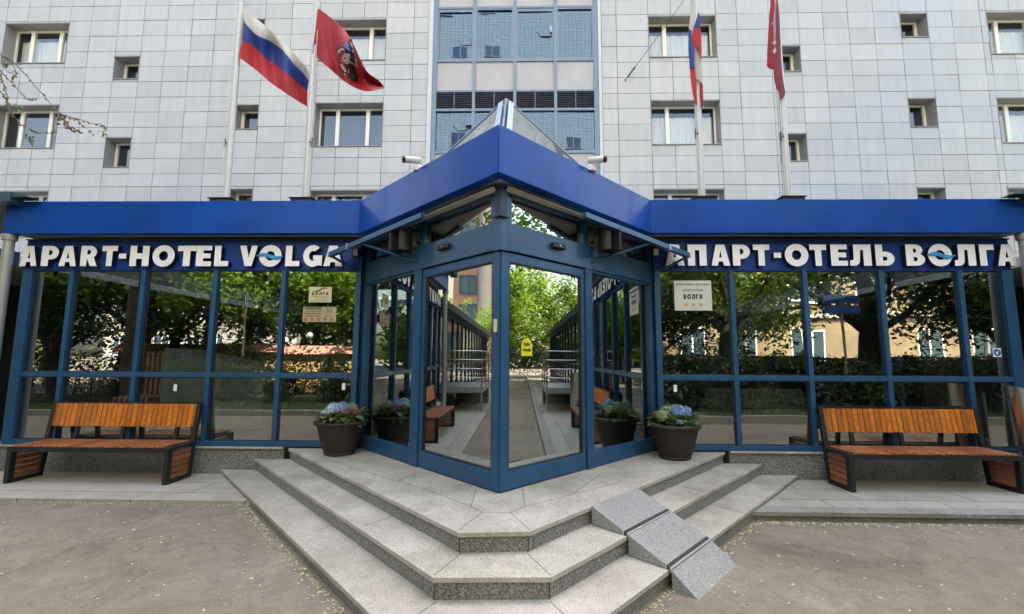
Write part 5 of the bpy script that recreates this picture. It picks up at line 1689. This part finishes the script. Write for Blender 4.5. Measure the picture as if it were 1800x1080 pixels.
# shrubs along the right lawn and a clipped hedge on the left
shp = None
def shrub(x, y, sc, rot, label):
    global shp
    if shp is None:
        rs_ = random.Random(31)
        tips = [Vector((rs_.gauss(0, .45), rs_.gauss(0, .35), rs_.uniform(.3, 1.35))) for k in range(16)]
        b2 = MB()
        for t_ in tips: b2.tube([(t_.x * .2, t_.y * .2, 0), t_ * .6, t_], [.02, .014, .006], 5)
        t = thing('shrub', label, 'shrub', (0, 0, 0), 'shrubs on the lawn')
        b2.build('stem', M_bark, t)
        crown_mesh(tips, 33, 3600, .10, .34, .9).build('foliage', M_leafd, t)
        shp = t
    else: t = copy_tree(shp)
    t['label'] = label
    t.location = (x, y, .12); t.rotation_euler = (0, 0, rot); t.scale = (sc, sc, sc * 1.05)
for i, (x, y, sc) in enumerate([(2.4, -1.6, 1.25), (3.7, -1.3, 1.35), (5.0, -1.7, 1.3), (6.3, -1.4, 1.1), (8.4, -1.6, 1.15), (10.0, -1.3, 1.0), (11.6, -1.5, 1.1), (-3.0, -2.6, .95), (-4.6, -2.3, .8), (-6.2, -2.6, .95), (-7.8, -2.4, .85), (-9.4, -2.7, 1.0), (-11.2, -2.4, .95), (-13.0, -2.6, 1.05), (13.4, -1.8, 1.1), (15.2, -1.4, 1.0)]):
    shrub(x, y, sc, i * 1.7, f'dark leafy shrub on the lawn edge, {"right" if x > 0 else "left"} row, place {i % 8 + 1} from the path')
for (xa, xb, y, lb) in ((32.5, 34, 4.2, 'clipped hedge closing the right end of the yard'), (-35.5, -34, 4.0, 'clipped hedge closing the left end of the yard'), (-24, -2.2, -5.0, 'long clipped dark hedge at the back of the left lawn'), (3.0, 24, -5.3, 'long clipped dark hedge at the back of the right lawn')):
    t = thing('hedge', lb, 'hedge', ((xa + xb) / 2, y, .12))
    b = MB(); rh_ = random.Random(int(xb))
    for k in range(16000):
        p = Vector((rh_.uniform(xa, xb), y + rh_.uniform(-.45, .45) * (12 if abs(y - 4) < 1 else 1), .12 + (2.1 if abs(y - 4) < 1 else 1.55) * rh_.random() ** .7 * (1 + .1 * math.sin(k))))
        d_ = Vector((rh_.uniform(-1, 1), rh_.uniform(-1, 1), rh_.uniform(-.8, .5))).normalized()
        s_ = d_.cross(Vector((rh_.uniform(-.4, .4), rh_.uniform(-.4, .4), 1))).normalized(); L_ = rh_.uniform(.08, .17)
        b.add([p, p + d_ * L_ * .5 + s_ * L_ * .35, p + d_ * L_, p + d_ * L_ * .5 - s_ * L_ * .35], [(0, 1, 2, 3)], 0, False, None, rh_.uniform(.02, 1))
    b.build('foliage', M_leafd, t)
    b = MB()
    x = xa + .3
    while x < xb: b.tube([(x, y, .1), (x + .1, y, .8), (x - .05, y + .1, 1.4)], [.03, .02, .008], 5); x += .9
    b.build('stem', M_bark, t)
# raised lawn with kerb on both sides of the path
for (xa, xb) in ((-26, -1.4), (1.4, 26)):
    yk = .45 if xa < 0 else .75
    MB().box(xa, xb, -5.6, yk - .14, -.1, .13).build('lawn', M_lawn, kind='structure')
    b = MB(); xk = xa
    while xk < xb - .1:
        e = min(xb, xk + 1.9); b.box(xk, e - .01, yk - .13, yk, -.1, .20); xk = e
    b.build('kerb', M_kerb, bevel=.01, kind='structure')
    b = MB(); rg = random.Random(4)
    for k in range(9000):
        x, y = rg.uniform(max(xa, -16), min(xb, 16)), rg.uniform(-3.2, yk - .16)
        a = rg.uniform(0, 6.28); h_ = rg.uniform(.04, .11); w_ = .006
        dx, dy = math.cos(a) * w_, math.sin(a) * w_
        lx, ly = rg.uniform(-.04, .04), rg.uniform(-.04, .04)
        b.add([(x - dx, y - dy, .129), (x + dx, y + dy, .129), (x + lx, y + ly, .13 + h_)], [(0, 1, 2)], 0, False, None, rg.uniform(.02, 1))
    o = b.build('grass', M_grass); o['kind'] = 'stuff'; o['label'] = 'short green grass on the lawn beside the path'; o['category'] = 'grass'
MB().box(-90, 90, -13.5, -7.2, .056, .062).build('road', mat('road_asphalt', (.09, .088, .085), .85, var=.15), kind='structure')
# low mesh fence
def fence(xa, xb, y, label):
    t = thing('mesh_fence', label, 'fence', ((xa + xb) / 2, y, .13), 'mesh fences on the lawn')
    b = MB()
    n_ = int((xb - xa) / .10)
    for k in range(n_ + 1):
        x = xa + (xb - xa) * k / n_; b.box(x - .004, x + .004, y - .004, y + .004, .2, 1.0)
    for k in range(9): b.box(xa, xb, y + .004, y + .011, .22 + k * .095, .228 + k * .095)
    b.box(xa, xb, y - .02, y + .02, .16, .2); b.box(xa, xb, y - .02, y + .02, 1.0, 1.04)
    b.build('mesh_panel', M_black, t)
    x = xa
    while x <= xb + .01:
        q_ = MB(); q_.box(x - .025, x + .025, y - .025, y + .025, .0, 1.12); q_.build('post', M_black, t); x += (xb - xa) / 3
fence(-15.5, -9.5, -1.7, 'black wire mesh fence on the left lawn')
fence(10.5, 16.5, -.6, 'black wire mesh fence on the right lawn')

def house(name, label, x0, x1, y0, y1, h, wallm, nwin, z_list, wh, ww, winm, roofm=None, roof_h=.6, odd=None):
    t = thing(name, label, 'building', ((x0 + x1) / 2, y1, 0))
    MB().box(x0, x1, y0, y1, 0, h).build('wall', wallm, t)
    MB().box(x0 - .3, x1 + .3, y0 - .3, y1 + .3, h + .003, h + roof_h).build('roof', roofm or M_plaster, t)
    for z in z_list:
        for k in range(nwin):
            x = x0 + (x1 - x0) * (k + .5) / nwin
            if odd:
                x += odd.uniform(-1.2, 1.2)
                if odd.random() < .45:
                    xa = x + odd.uniform(1.4, 2.0); a_ = MB(); a_.box(xa - .45, xa + .45, y1 + .001, y1 + .35, z + 2.4, z + 3.0)
                    a_.tube([(xa, y1 + .05, z + 2.4), (xa - .4, y1 + .05, z + 1.9), (xa - 1.6, y1 + .05, z + 1.8), (xa - 2.2, y1 + .05, z + 2.6)], .05, 6)
                    a_.build('air_conditioner', M_pipe, t)
                if odd.random() < .3: continue
            f = MB()
            for (a, c, e, g_) in ((-ww / 2, ww / 2, 0, .08), (-ww / 2, ww / 2, wh - .08, wh), (-ww / 2, -ww / 2 + .08, .08, wh - .08), (ww / 2 - .08, ww / 2, .08, wh - .08), (-.05, .05, .08, wh - .08)):
                f.box(x + a, x + c, y1 - .05, y1 + .04, z + e, z + g_)
            f.box(x - ww / 2 - .1, x + ww / 2 + .1, y1 - .02, y1 + .12, z - .07, z - .005)
            fo = f.build('window', winm, t)
            MB().box(x - ww / 2 + .08, x + ww / 2 - .08, y1 + .002, y1 + .014, z + .08, z + wh - .08).build('pane', M_housepane, fo)
    return t
M_housepane = mat('house_pane', (.04, .07, .09), .05, spec=.8)
M_cream_wall = mat('cream_wall', (.21, .168, .105), .85, var=.3, vscale=.6)
M_white_wall = mat('white_wall', (.42, .41, .39), .85, var=.08)
M_yellow_wall = brickmat('yellow_brick', (.55, .36, .12), (.60, .42, .17), (.5, .42, .3), .25, .08, .01)
M_pink = mat('pink_roof', (.50, .25, .20), .7, var=.1)
M_tower = brickmat('pale_brick_tower', (.50, .50, .42), (.56, .55, .46), (.20, .21, .22), .52, .34, .022, 0, .7, .2)
house('school_building', 'long cream building with white framed windows across the road', 9.5, 46, -32, -19, 10.5, M_cream_wall, 9, (1.6, 5.6), 2.1, 1.7, M_white)
house('white_house', 'white house between the trees across the road', -34, -18, -36, -24, 11, M_white_wall, 6, (1.6, 4.6, 7.6), 1.6, 1.2, M_white)
house('brick_tower', 'tall pale tiled block opposite the hotel', -11.5, 10, -42, -25, 52, M_tower, 4, tuple(4 + 6 * k for k in range(8)), 1.6, 1.9, M_white_wall, odd=random.Random(6))
M_pale_wall = mat('pale_wall', (.50, .475, .43), .85, var=.08, vscale=.5)
ct = house('corner_tower', 'tall pale block with brown window bays at the far left of the yard', -66, -44, -2.0, 14, 34, M_pale_wall, 3, tuple(3 + 3.1 * k for k in range(9)), 1.8, 1.6, mat('brown_frame', (.08, .05, .04), .6))
for yb_ in (1.0, 5.6, 9.6):
    MB().box(-44.0, -43.6, yb_ - .9, yb_ + 1.7, 1, 33).build('bay_strip', mat('brown_cladding', (.16, .09, .07), .7) if yb_ < 2 else bpy.data.materials['brown_cladding'], ct)
    for k in range(10):
        f = MB()
        z = 2.2 + 3.1 * k
        f.box(-43.6, -43.55, yb_ - .75, yb_ - .65, z, z + 2.0); f.box(-43.6, -43.55, yb_ + 1.0, yb_ + 1.1, z, z + 2.0); f.box(-43.6, -43.55, yb_ + .1, yb_ + .18, z, z + 2.0)
        f.box(-43.6, -43.55, yb_ - .65, yb_ + 1.0, z, z + .1); f.box(-43.6, -43.55, yb_ - .65, yb_ + 1.0, z + 1.9, z + 2.0)
        fo = f.build('window', M_frame_dark, ct)
        MB().box(-43.598, -43.58, yb_ - .65, yb_ + 1.0, z + .1, z + 1.9).build('pane', M_housepane, fo)
sch = [o for o in COL.objects if o.name.startswith('school_building')][0]
b = MB()
b.box(9.5, 46, -19.0, -18.75, 4.55, 4.85); b.box(9.5, 46, -19.0, -18.6, 9.6, 10.1)
b.build('string_course', M_white_wall, sch)
for x in (15.6, 23.7, 31.8):
    b = MB(); b.tube([(x, -18.85, .1), (x, -18.85, 9.6)], .09, 8); b.build('downpipe', M_pipe, sch)
# low yellow brick wall with pink coping, white pavilion tents and globe lamps
t = thing('garden_wall', 'low yellow brick wall with pink tiled coping across the lawn', 'wall', (-9, -6.6, 0))
MB().box(-17, -1.8, -6.9, -6.6, 0, 1.75).build('wall', M_yellow_wall, t)
MB().hexa([(-17.1, -7.15, 1.753), (-1.7, -7.15, 1.753), (-1.7, -6.35, 1.753), (-17.1, -6.35, 1.753)], [(-17.1, -6.8, 2.1), (-1.7, -6.8, 2.1), (-1.7, -6.7, 2.1), (-17.1, -6.7, 2.1)]).build('coping', M_pink, t)
t = thing('garden_wall', 'low yellow brick wall behind the right hand trees', 'wall', (13, -6.6, 0))
MB().box(5.5, 24, -6.9, -6.6, 0, 1.6).build('wall', M_yellow_wall, t)
MB().box(5.4, 24.1, -7.0, -6.5, 1.603, 1.72).build('coping', M_kerb, t)
M_globe = mat('globe_white', (.8, .8, .77), .3)
for i, x in enumerate((-11.5, -9.2, -6.9, -4.6)):
    t = thing('globe_lamp', f'white globe lamp on a short post behind the garden wall, {["leftmost", "second", "third", "rightmost"][i]} of its row', 'lamp', (x, -7.4, 0), 'globe lamps behind the wall')
    b = MB(); b.tube([(x, -7.4, 0), (x, -7.4, 2.42)], .035, 8); b.build('post', M_black, t)
    b = MB(); b.lathe([(.0, -.16)] + [(.16 * math.sin(math.pi * k / 10), -.16 * math.cos(math.pi * k / 10)) for k in range(1, 10)] + [(.0, .16)], 16, 0, (x, -7.4, 2.56)); b.build('globe', M_globe, t)
t = thing('market_tent', 'white pointed canopy tent behind the garden wall', 'tent', (-6.2, -10, 0))
b = MB(); b.add([(-8, -11.8, 2.6), (-4.4, -11.8, 2.6), (-4.4, -8.2, 2.6), (-8, -8.2, 2.6), (-6.2, -10, 3.7)], [(0, 1, 4), (1, 2, 4), (2, 3, 4), (3, 0, 4), (3, 2, 1, 0)]); b.build('canopy', M_white_wall, t)
b = MB()
for x, y in ((-7.95, -11.75), (-4.45, -11.75), (-4.45, -8.25), (-7.95, -8.25)): b.box(x - .03, x + .03, y - .03, y + .03, 0, 2.6)
b.build('frame', M_white, t)
# far masses of trees that close the view all round
b = MB(); rf = random.Random(77)
for k in range(15000):
    a = rf.choice((rf.uniform(R(150), R(390)), rf.uniform(R(-12), R(12)), rf.uniform(R(168), R(192))))
    lump = 4 + 5 * abs(math.sin(a * 17) * math.cos(a * 7.3)) + 3 * math.sin(a * 41) ** 2
    rd = rf.uniform(62, 76)
    p = Vector((rd * math.cos(a), rd * math.sin(a), rf.random() ** .8 * lump * 1.4))
    d_ = Vector((rf.uniform(-1, 1), rf.uniform(-1, 1), rf.uniform(-.8, .4))).normalized()
    s_ = d_.cross(Vector((rf.uniform(-.4, .4), rf.uniform(-.4, .4), 1))).normalized()
    L_ = rf.uniform(.7, 1.6)
    b.add([p, p + d_ * L_ * .5 + s_ * L_ * .4, p + d_ * L_, p + d_ * L_ * .5 - s_ * L_ * .4], [(0, 1, 2, 3)], 0, False, None, rf.uniform(.02, 1))
o = b.build('distant_trees', M_leaf); o['kind'] = 'stuff'; o['label'] = 'distant green trees closing the view round the yard'; o['category'] = 'trees'
# street signs
t = thing('street_sign', 'post with two stacked dark blue direction boards beside the old tree', 'sign', (10.9, -3.4, 0))
b = MB(); b.tube([(10.9, -3.4, 0), (10.9, -3.4, 4.15)], .045, 10); b.build('post', M_pipe, t)
for z in (3.22, 3.56):
    MB().box(10.2, 11.5, -3.36, -3.32, z, z + .28).build('board', M_stickblue, t)
tsg = t = thing('street_sign', 'road sign post with blue square over white round plate on the left lawn', 'sign', (-10.0, -3.9, 0))
b = MB(); b.tube([(-10.0, -3.9, 0), (-10.0, -3.9, 3.9)], .035, 10); b.build('post', M_pipe, t)
MB().box(-10.25, -9.75, -3.86, -3.84, 3.45, 3.95).build('square_plate', M_stickblue, t)
outline_mesh([[(-.2, -.2), (.2, -.2), (0, .2)]], .004, Matrix(((-1, 0, 0, -10.0), (0, 0, 1, -3.835), (0, 1, 0, 3.65), (0, 0, 0, 1))), M_white, M_white, 'triangle', t)
outline_mesh([arc(0, 0, .25, .25, 0, 352, 30)], .02, Matrix(((-1, 0, 0, -10.0), (0, 0, 1, -3.85), (0, 1, 0, 2.95), (0, 0, 0, 1))), M_red, M_red, 'round_plate', t)
outline_mesh([arc(0, 0, .19, .19, 0, 352, 30)], .004, Matrix(((-1, 0, 0, -10.0), (0, 0, 1, -3.837), (0, 1, 0, 2.95), (0, 0, 0, 1))), M_white, M_white, 'round_face', t)
tsg.rotation_euler = (0, 0, R(58))

# glazed galleries with steel railed landings that carry on past both ends of the front
def gallery(xa, xb, label, side):
    t = thing('glazed_gallery', label, 'building', ((xa + xb) / 2, 6.3, 0))
    b = MB()
    n_ = int((xb - xa) / 1.25)
    for k in range(n_ + 1):
        x = xa + (xb - xa) * k / n_; b.box(x - .035, x + .035, 6.36, 6.46, .4, 3.0)
    for z in (.4, 1.36, 2.94): b.box(xa, xb, 6.37, 6.45, z, z + .06)
    b.build('frame', M_frame_dark, t)
    for k in range(n_):
        x0_, x1_ = xa + (xb - xa) * k / n_ + .04, xa + (xb - xa) * (k + 1) / n_ - .04
        pane('pane', x0_, x1_, 6.40, .47, 2.94, t, tilt=(prn.uniform(-.004, .004), prn.uniform(-.003, .003)))
    MB().box(xa, xb, 6.30, 6.6, -.05, .397).build('plinth', M_plinth, t)
    MB().box(xa - .1, xb + .1, 6.05, 6.7, 3.003, 3.22).build('canopy', M_frame_dark, t)
    MB().box(xa, xb, 8.6, 8.7, 0, 3.0).build('back_wall', M_room, t)
    MB().box(xa - .1, xb + .1, 6.7, D - .06, 3.003, 3.15).build('roof', M_plaster, t)
    # landing with rails
    s_ = 1 if side > 0 else -1
    lx0, lx1 = (xa + .9, xa + 3.4) if s_ > 0 else (xb - 3.4, xb - .9)
    l = thing('steel_landing', f'raised steel landing with tubular handrails at the {"right" if s_ > 0 else "left"} end of the front', 'landing', ((lx0 + lx1) / 2, 5.6, SW), 'railed landings')
    MB().box(lx0, lx1, 5.05, 6.28, .62, .78).build('deck', M_pipe, l)
    q_ = MB()
    for x in (lx0 + .04, lx1 - .04):
        for y in (5.09, 6.2): q_.tube([(x, y, SW), (x, y, .62)], .025, 8)
    q_.build('leg', M_steel, l)
    q_ = MB()
    for y in (5.08,):
        for z in (1.05, 1.3, 1.55, 1.8): q_.tube([(lx0, y, z), (lx1, y, z)], .022 if z > 1.7 else .013, 8)
        for x in (lx0, (lx0 + lx1) / 2, lx1): q_.tube([(x, y, .78), (x, y, 1.8)], .02, 8)
    for z in (1.05, 1.3, 1.55, 1.8): q_.tube([(lx0 if s_ > 0 else lx1, 5.08, z), (lx0 if s_ > 0 else lx1, 6.2, z)], .013, 8)
    q_.build('handrail', M_steel, l)
    st = MB()
    for k in range(4):
        xx = (lx1 + .28 * k) if s_ > 0 else (lx0 - .28 * (k + 1))
        st.box(xx + .003, xx + .277, 5.1, 6.2, SW, .62 - .14 * k)
    st.build('stair', M_kerb, l)
gallery(XR + .9, 27, 'dark framed glazed gallery continuing to the right of the entrance hall', 1)
gallery(-27, XL - .9, 'dark framed glazed gallery continuing to the left of the entrance hall', -1)
# hall furniture, dim behind the glass
t = thing('sofa', 'low grey fabric sofa inside the hall behind the right glass', 'sofa', (3.6, 7.6, .432))
for (nm, a, c, e, f_, z0_, z1_) in (('seat', 2.95, 4.35, 7.35, 8.0, .46, .85), ('backrest', 2.9, 4.4, 7.15, 7.35, .46, 1.15), ('armrest', 2.8, 2.945, 7.2, 8.0, .46, 1.0), ('armrest', 4.405, 4.55, 7.2, 8.0, .46, 1.0)):
    MB().box(a, c, e, f_, z0_, z1_).build(nm, mat('sofa_fabric', (.28, .28, .25), .95, bump=.2) if 'sofa_fabric' not in bpy.data.materials else bpy.data.materials['sofa_fabric'], t, bevel=.04)
t = thing('counter', 'pale sloping reception counter inside the hall behind the left glass', 'counter', (-5.2, 7.6, .432))
b = MB(); b.add([(-5.9, 7.3, .44), (-4.2, 7.3, .44), (-4.2, 8.1, .44), (-5.9, 8.1, .44), (-5.9, 7.3, 1.75), (-4.2, 7.3, 1.42), (-4.2, 8.1, 1.42), (-5.9, 8.1, 1.75)], [(3, 2, 1, 0), (4, 5, 6, 7), (0, 1, 5, 4), (1, 2, 6, 5), (2, 3, 7, 6), (3, 0, 4, 7)])
b.build('body', mat('counter_pale', (.62, .63, .60), .5), t, bevel=.01)
t = thing('armchair', 'armchair with striped red and cream cover inside the hall at the far left', 'armchair', (-6.4, 7.6, .432))
def stripes():
    m = brickmat('striped_fabric', (.45, .04, .04), (.45, .04, .04), (.65, .58, .42), .09, 9, .02, 0, .9, 0, 'XZ', .05); return m
Mst = stripes()
for (nm, a, c, e, f_, z0_, z1_) in (('seat', -6.75, -6.1, 7.3, 7.9, .55, .95), ('backrest', -6.75, -6.1, 7.9, 8.05, .6, 1.7)):
    MB().box(a, c, e, f_, z0_, z1_).build(nm, Mst, t, bevel=.03)
b = MB()
for x in (-6.72, -6.13):
    for y in (7.33, 7.98): b.box(x - .025, x + .025, y - .025, y + .025, .434, .55)
b.build('leg', M_bark, t)
t = thing('potted_palm', 'large leaved pot plant inside the hall behind the right glass', 'plant', (5.6, 7.3, .432))
MB().lathe([(.0, .005), (.17, .005), (.21, .35), (.19, .35), (.0, .33)], 20, 0, (5.6, 7.3, .432)).build('pot', M_plastic, t)
b = MB(); rr_ = random.Random(6)
for k in range(26):
    a = rr_.uniform(0, 6.28); el = rr_.uniform(.2, 1.3)
    base = Vector((5.6, 7.3, .432 + rr_.uniform(.4, 1.1)))
    add_leaf(b, base, Vector((math.cos(a) * math.cos(el), math.sin(a) * math.cos(el), math.sin(el))), Vector((0, 0, 1)), rr_.uniform(.4, .7), rr_.uniform(.1, .18), rr_, col=rr_.uniform(.02, .8))
b.build('leaves', M_leafd, t)

# ------------------------------------------------------------------ twigs of the tree that leans in at the upper left
tw = thing('tree', 'tree with drooping budding twigs reaching in at the upper left of the facade', 'tree', (-9.6, 1.3, .1))
b = MB()
tk = [Vector((-9.6, 1.3, .05)), Vector((-9.5, 1.35, 2.0)), Vector((-9.3, 1.6, 4.0)), Vector((-8.9, 1.9, 6.2)), Vector((-8.5, 2.2, 8.5))]
b.tube(tk, [.2, .16, .14, .11, .06], 12)
b.build('trunk', M_bark, tw)
TY = 4.6
bl = [Vector((-9.2, 1.7, 4.6)), Vector((-8.3, 2.6, 6.0)), Vector((-7.2, 3.6, 6.3)), Vector((-6.2, 4.3, 5.7)), at(-60, 40, TY)]
b = MB(); b.tube(bl, [.09, .06, .04, .022, .010], 8)
bl2 = [bl[2], bl[2].lerp(at(-70, 130, TY + .2), .5) + Vector((0, 0, .2)), at(-70, 130, TY + .2)]
b.tube(bl2, [.03, .02, .009], 7)
b.build('limb', M_bark, tw)
M_bud = leafmat('catkin', (.16, .10, .05), (.36, .25, .14), .1)
M_twig = mat('twig', (.10, .085, .07), .8)
tws = [([(-60, 40), (0, 95), (30, 115), (62, 152), (105, 200), (150, 214), (185, 222)], .006, 0), ([(-60, 40), (-5, 120), (25, 150), (48, 176), (66, 176)], .005, 0), ([(-70, 130), (-5, 150), (12, 178), (30, 215), (62, 232)], .005, 1),
       ([(105, 200), (122, 222), (143, 234)], .004, 1), ([(105, 200), (135, 212), (164, 236)], .004, 1), ([(105, 200), (103, 220)], .003, 1), ([(112, 205), (118, 225), (132, 232)], .003, 1), ([(-70, 130), (0, 128), (10, 165), (14, 195)], .005, 1), ([(62, 232), (88, 236), (98, 230)], .003, 0), ([(0, 95), (18, 105), (28, 128), (27, 138)], .003, 0)]
tb, bb_, lb = MB(), MB(), MB()
rw = random.Random(12)
for pts, r_, buds in tws:
    P_ = [at(x, y, TY + rw.uniform(-.05, .05)) for x, y in pts]
    Q_ = [P_[0]]
    for i in range(len(P_) - 1):
        for s_ in (.33, .66, 1): Q_.append(P_[i].lerp(P_[i + 1], s_) + Vector((rw.uniform(-.008, .008), rw.uniform(-.008, .008), rw.uniform(-.008, .008))))
    tb.tube(Q_, [r_ * (1 - .6 * i / len(Q_)) for i in range(len(Q_))], 6)
    for i in range(3 if len(Q_) > 12 else 1, len(Q_)):
        for k in range(5 if buds else 2):
            u = rw.random(); p = Q_[i - 1].lerp(Q_[i], u)
            d_ = Vector((rw.uniform(-1, 1), rw.uniform(-1, 1), rw.uniform(-1, .4))).normalized()
            bb_.tube([p, p + d_ * .012, p + d_ * .024], [.003, .009, .003], 5, col=rw.uniform(.02, 1))
for (x, y, s_) in ((8, 108, 1.3), (16, 128, 1.0), (26, 128, 1.2), (25, 134, 1.0), (30, 188, 1.2), (33, 192, 1.1), (25, 183, 1.0), (180, 222, .9), (186, 229, 1.0), (177, 230, .8), (176, 218, .8), (184, 235, .9), (52, 240, 1.1), (58, 247, 1.0), (62, 240, .9), (48, 236, .9), (54, 250, .9), (3, 104, 1.0), (12, 112, 1.2)):
    p = at(x, y, TY)
    for k in range(2):
        add_leaf(lb, p, Vector((rw.uniform(-1, 1), rw.uniform(-.6, .6), rw.uniform(-1, .3))), Vector((0, -.6, 1)), .055 * s_, .03 * s_, rw, col=rw.uniform(.02, 1))
tb.build('twig', M_twig, tw); bb_.build('catkins', M_bud, tw); lb.build('leaves', M_leafp, tw)
# crown out of frame
rt_ = random.Random(41)
tips = [Vector((-9.2 + rt_.gauss(0, .9), 1.0 + rt_.gauss(0, .8), 6.8 + rt_.gauss(0, .9))) for k in range(26)]
crown_mesh(tips, 44, 5000, .13, .8).build('crown', M_leaf, tw)
bl_ = MB()
for t_ in tips[:14]:
    st = tk[3].lerp(tk[4], rt_.random()); bl_.tube([st, st.lerp(t_, .6) + Vector((0, 0, .15)), t_], [.035, .02, .006], 6)
bl_.build('limb', M_bark, tw)
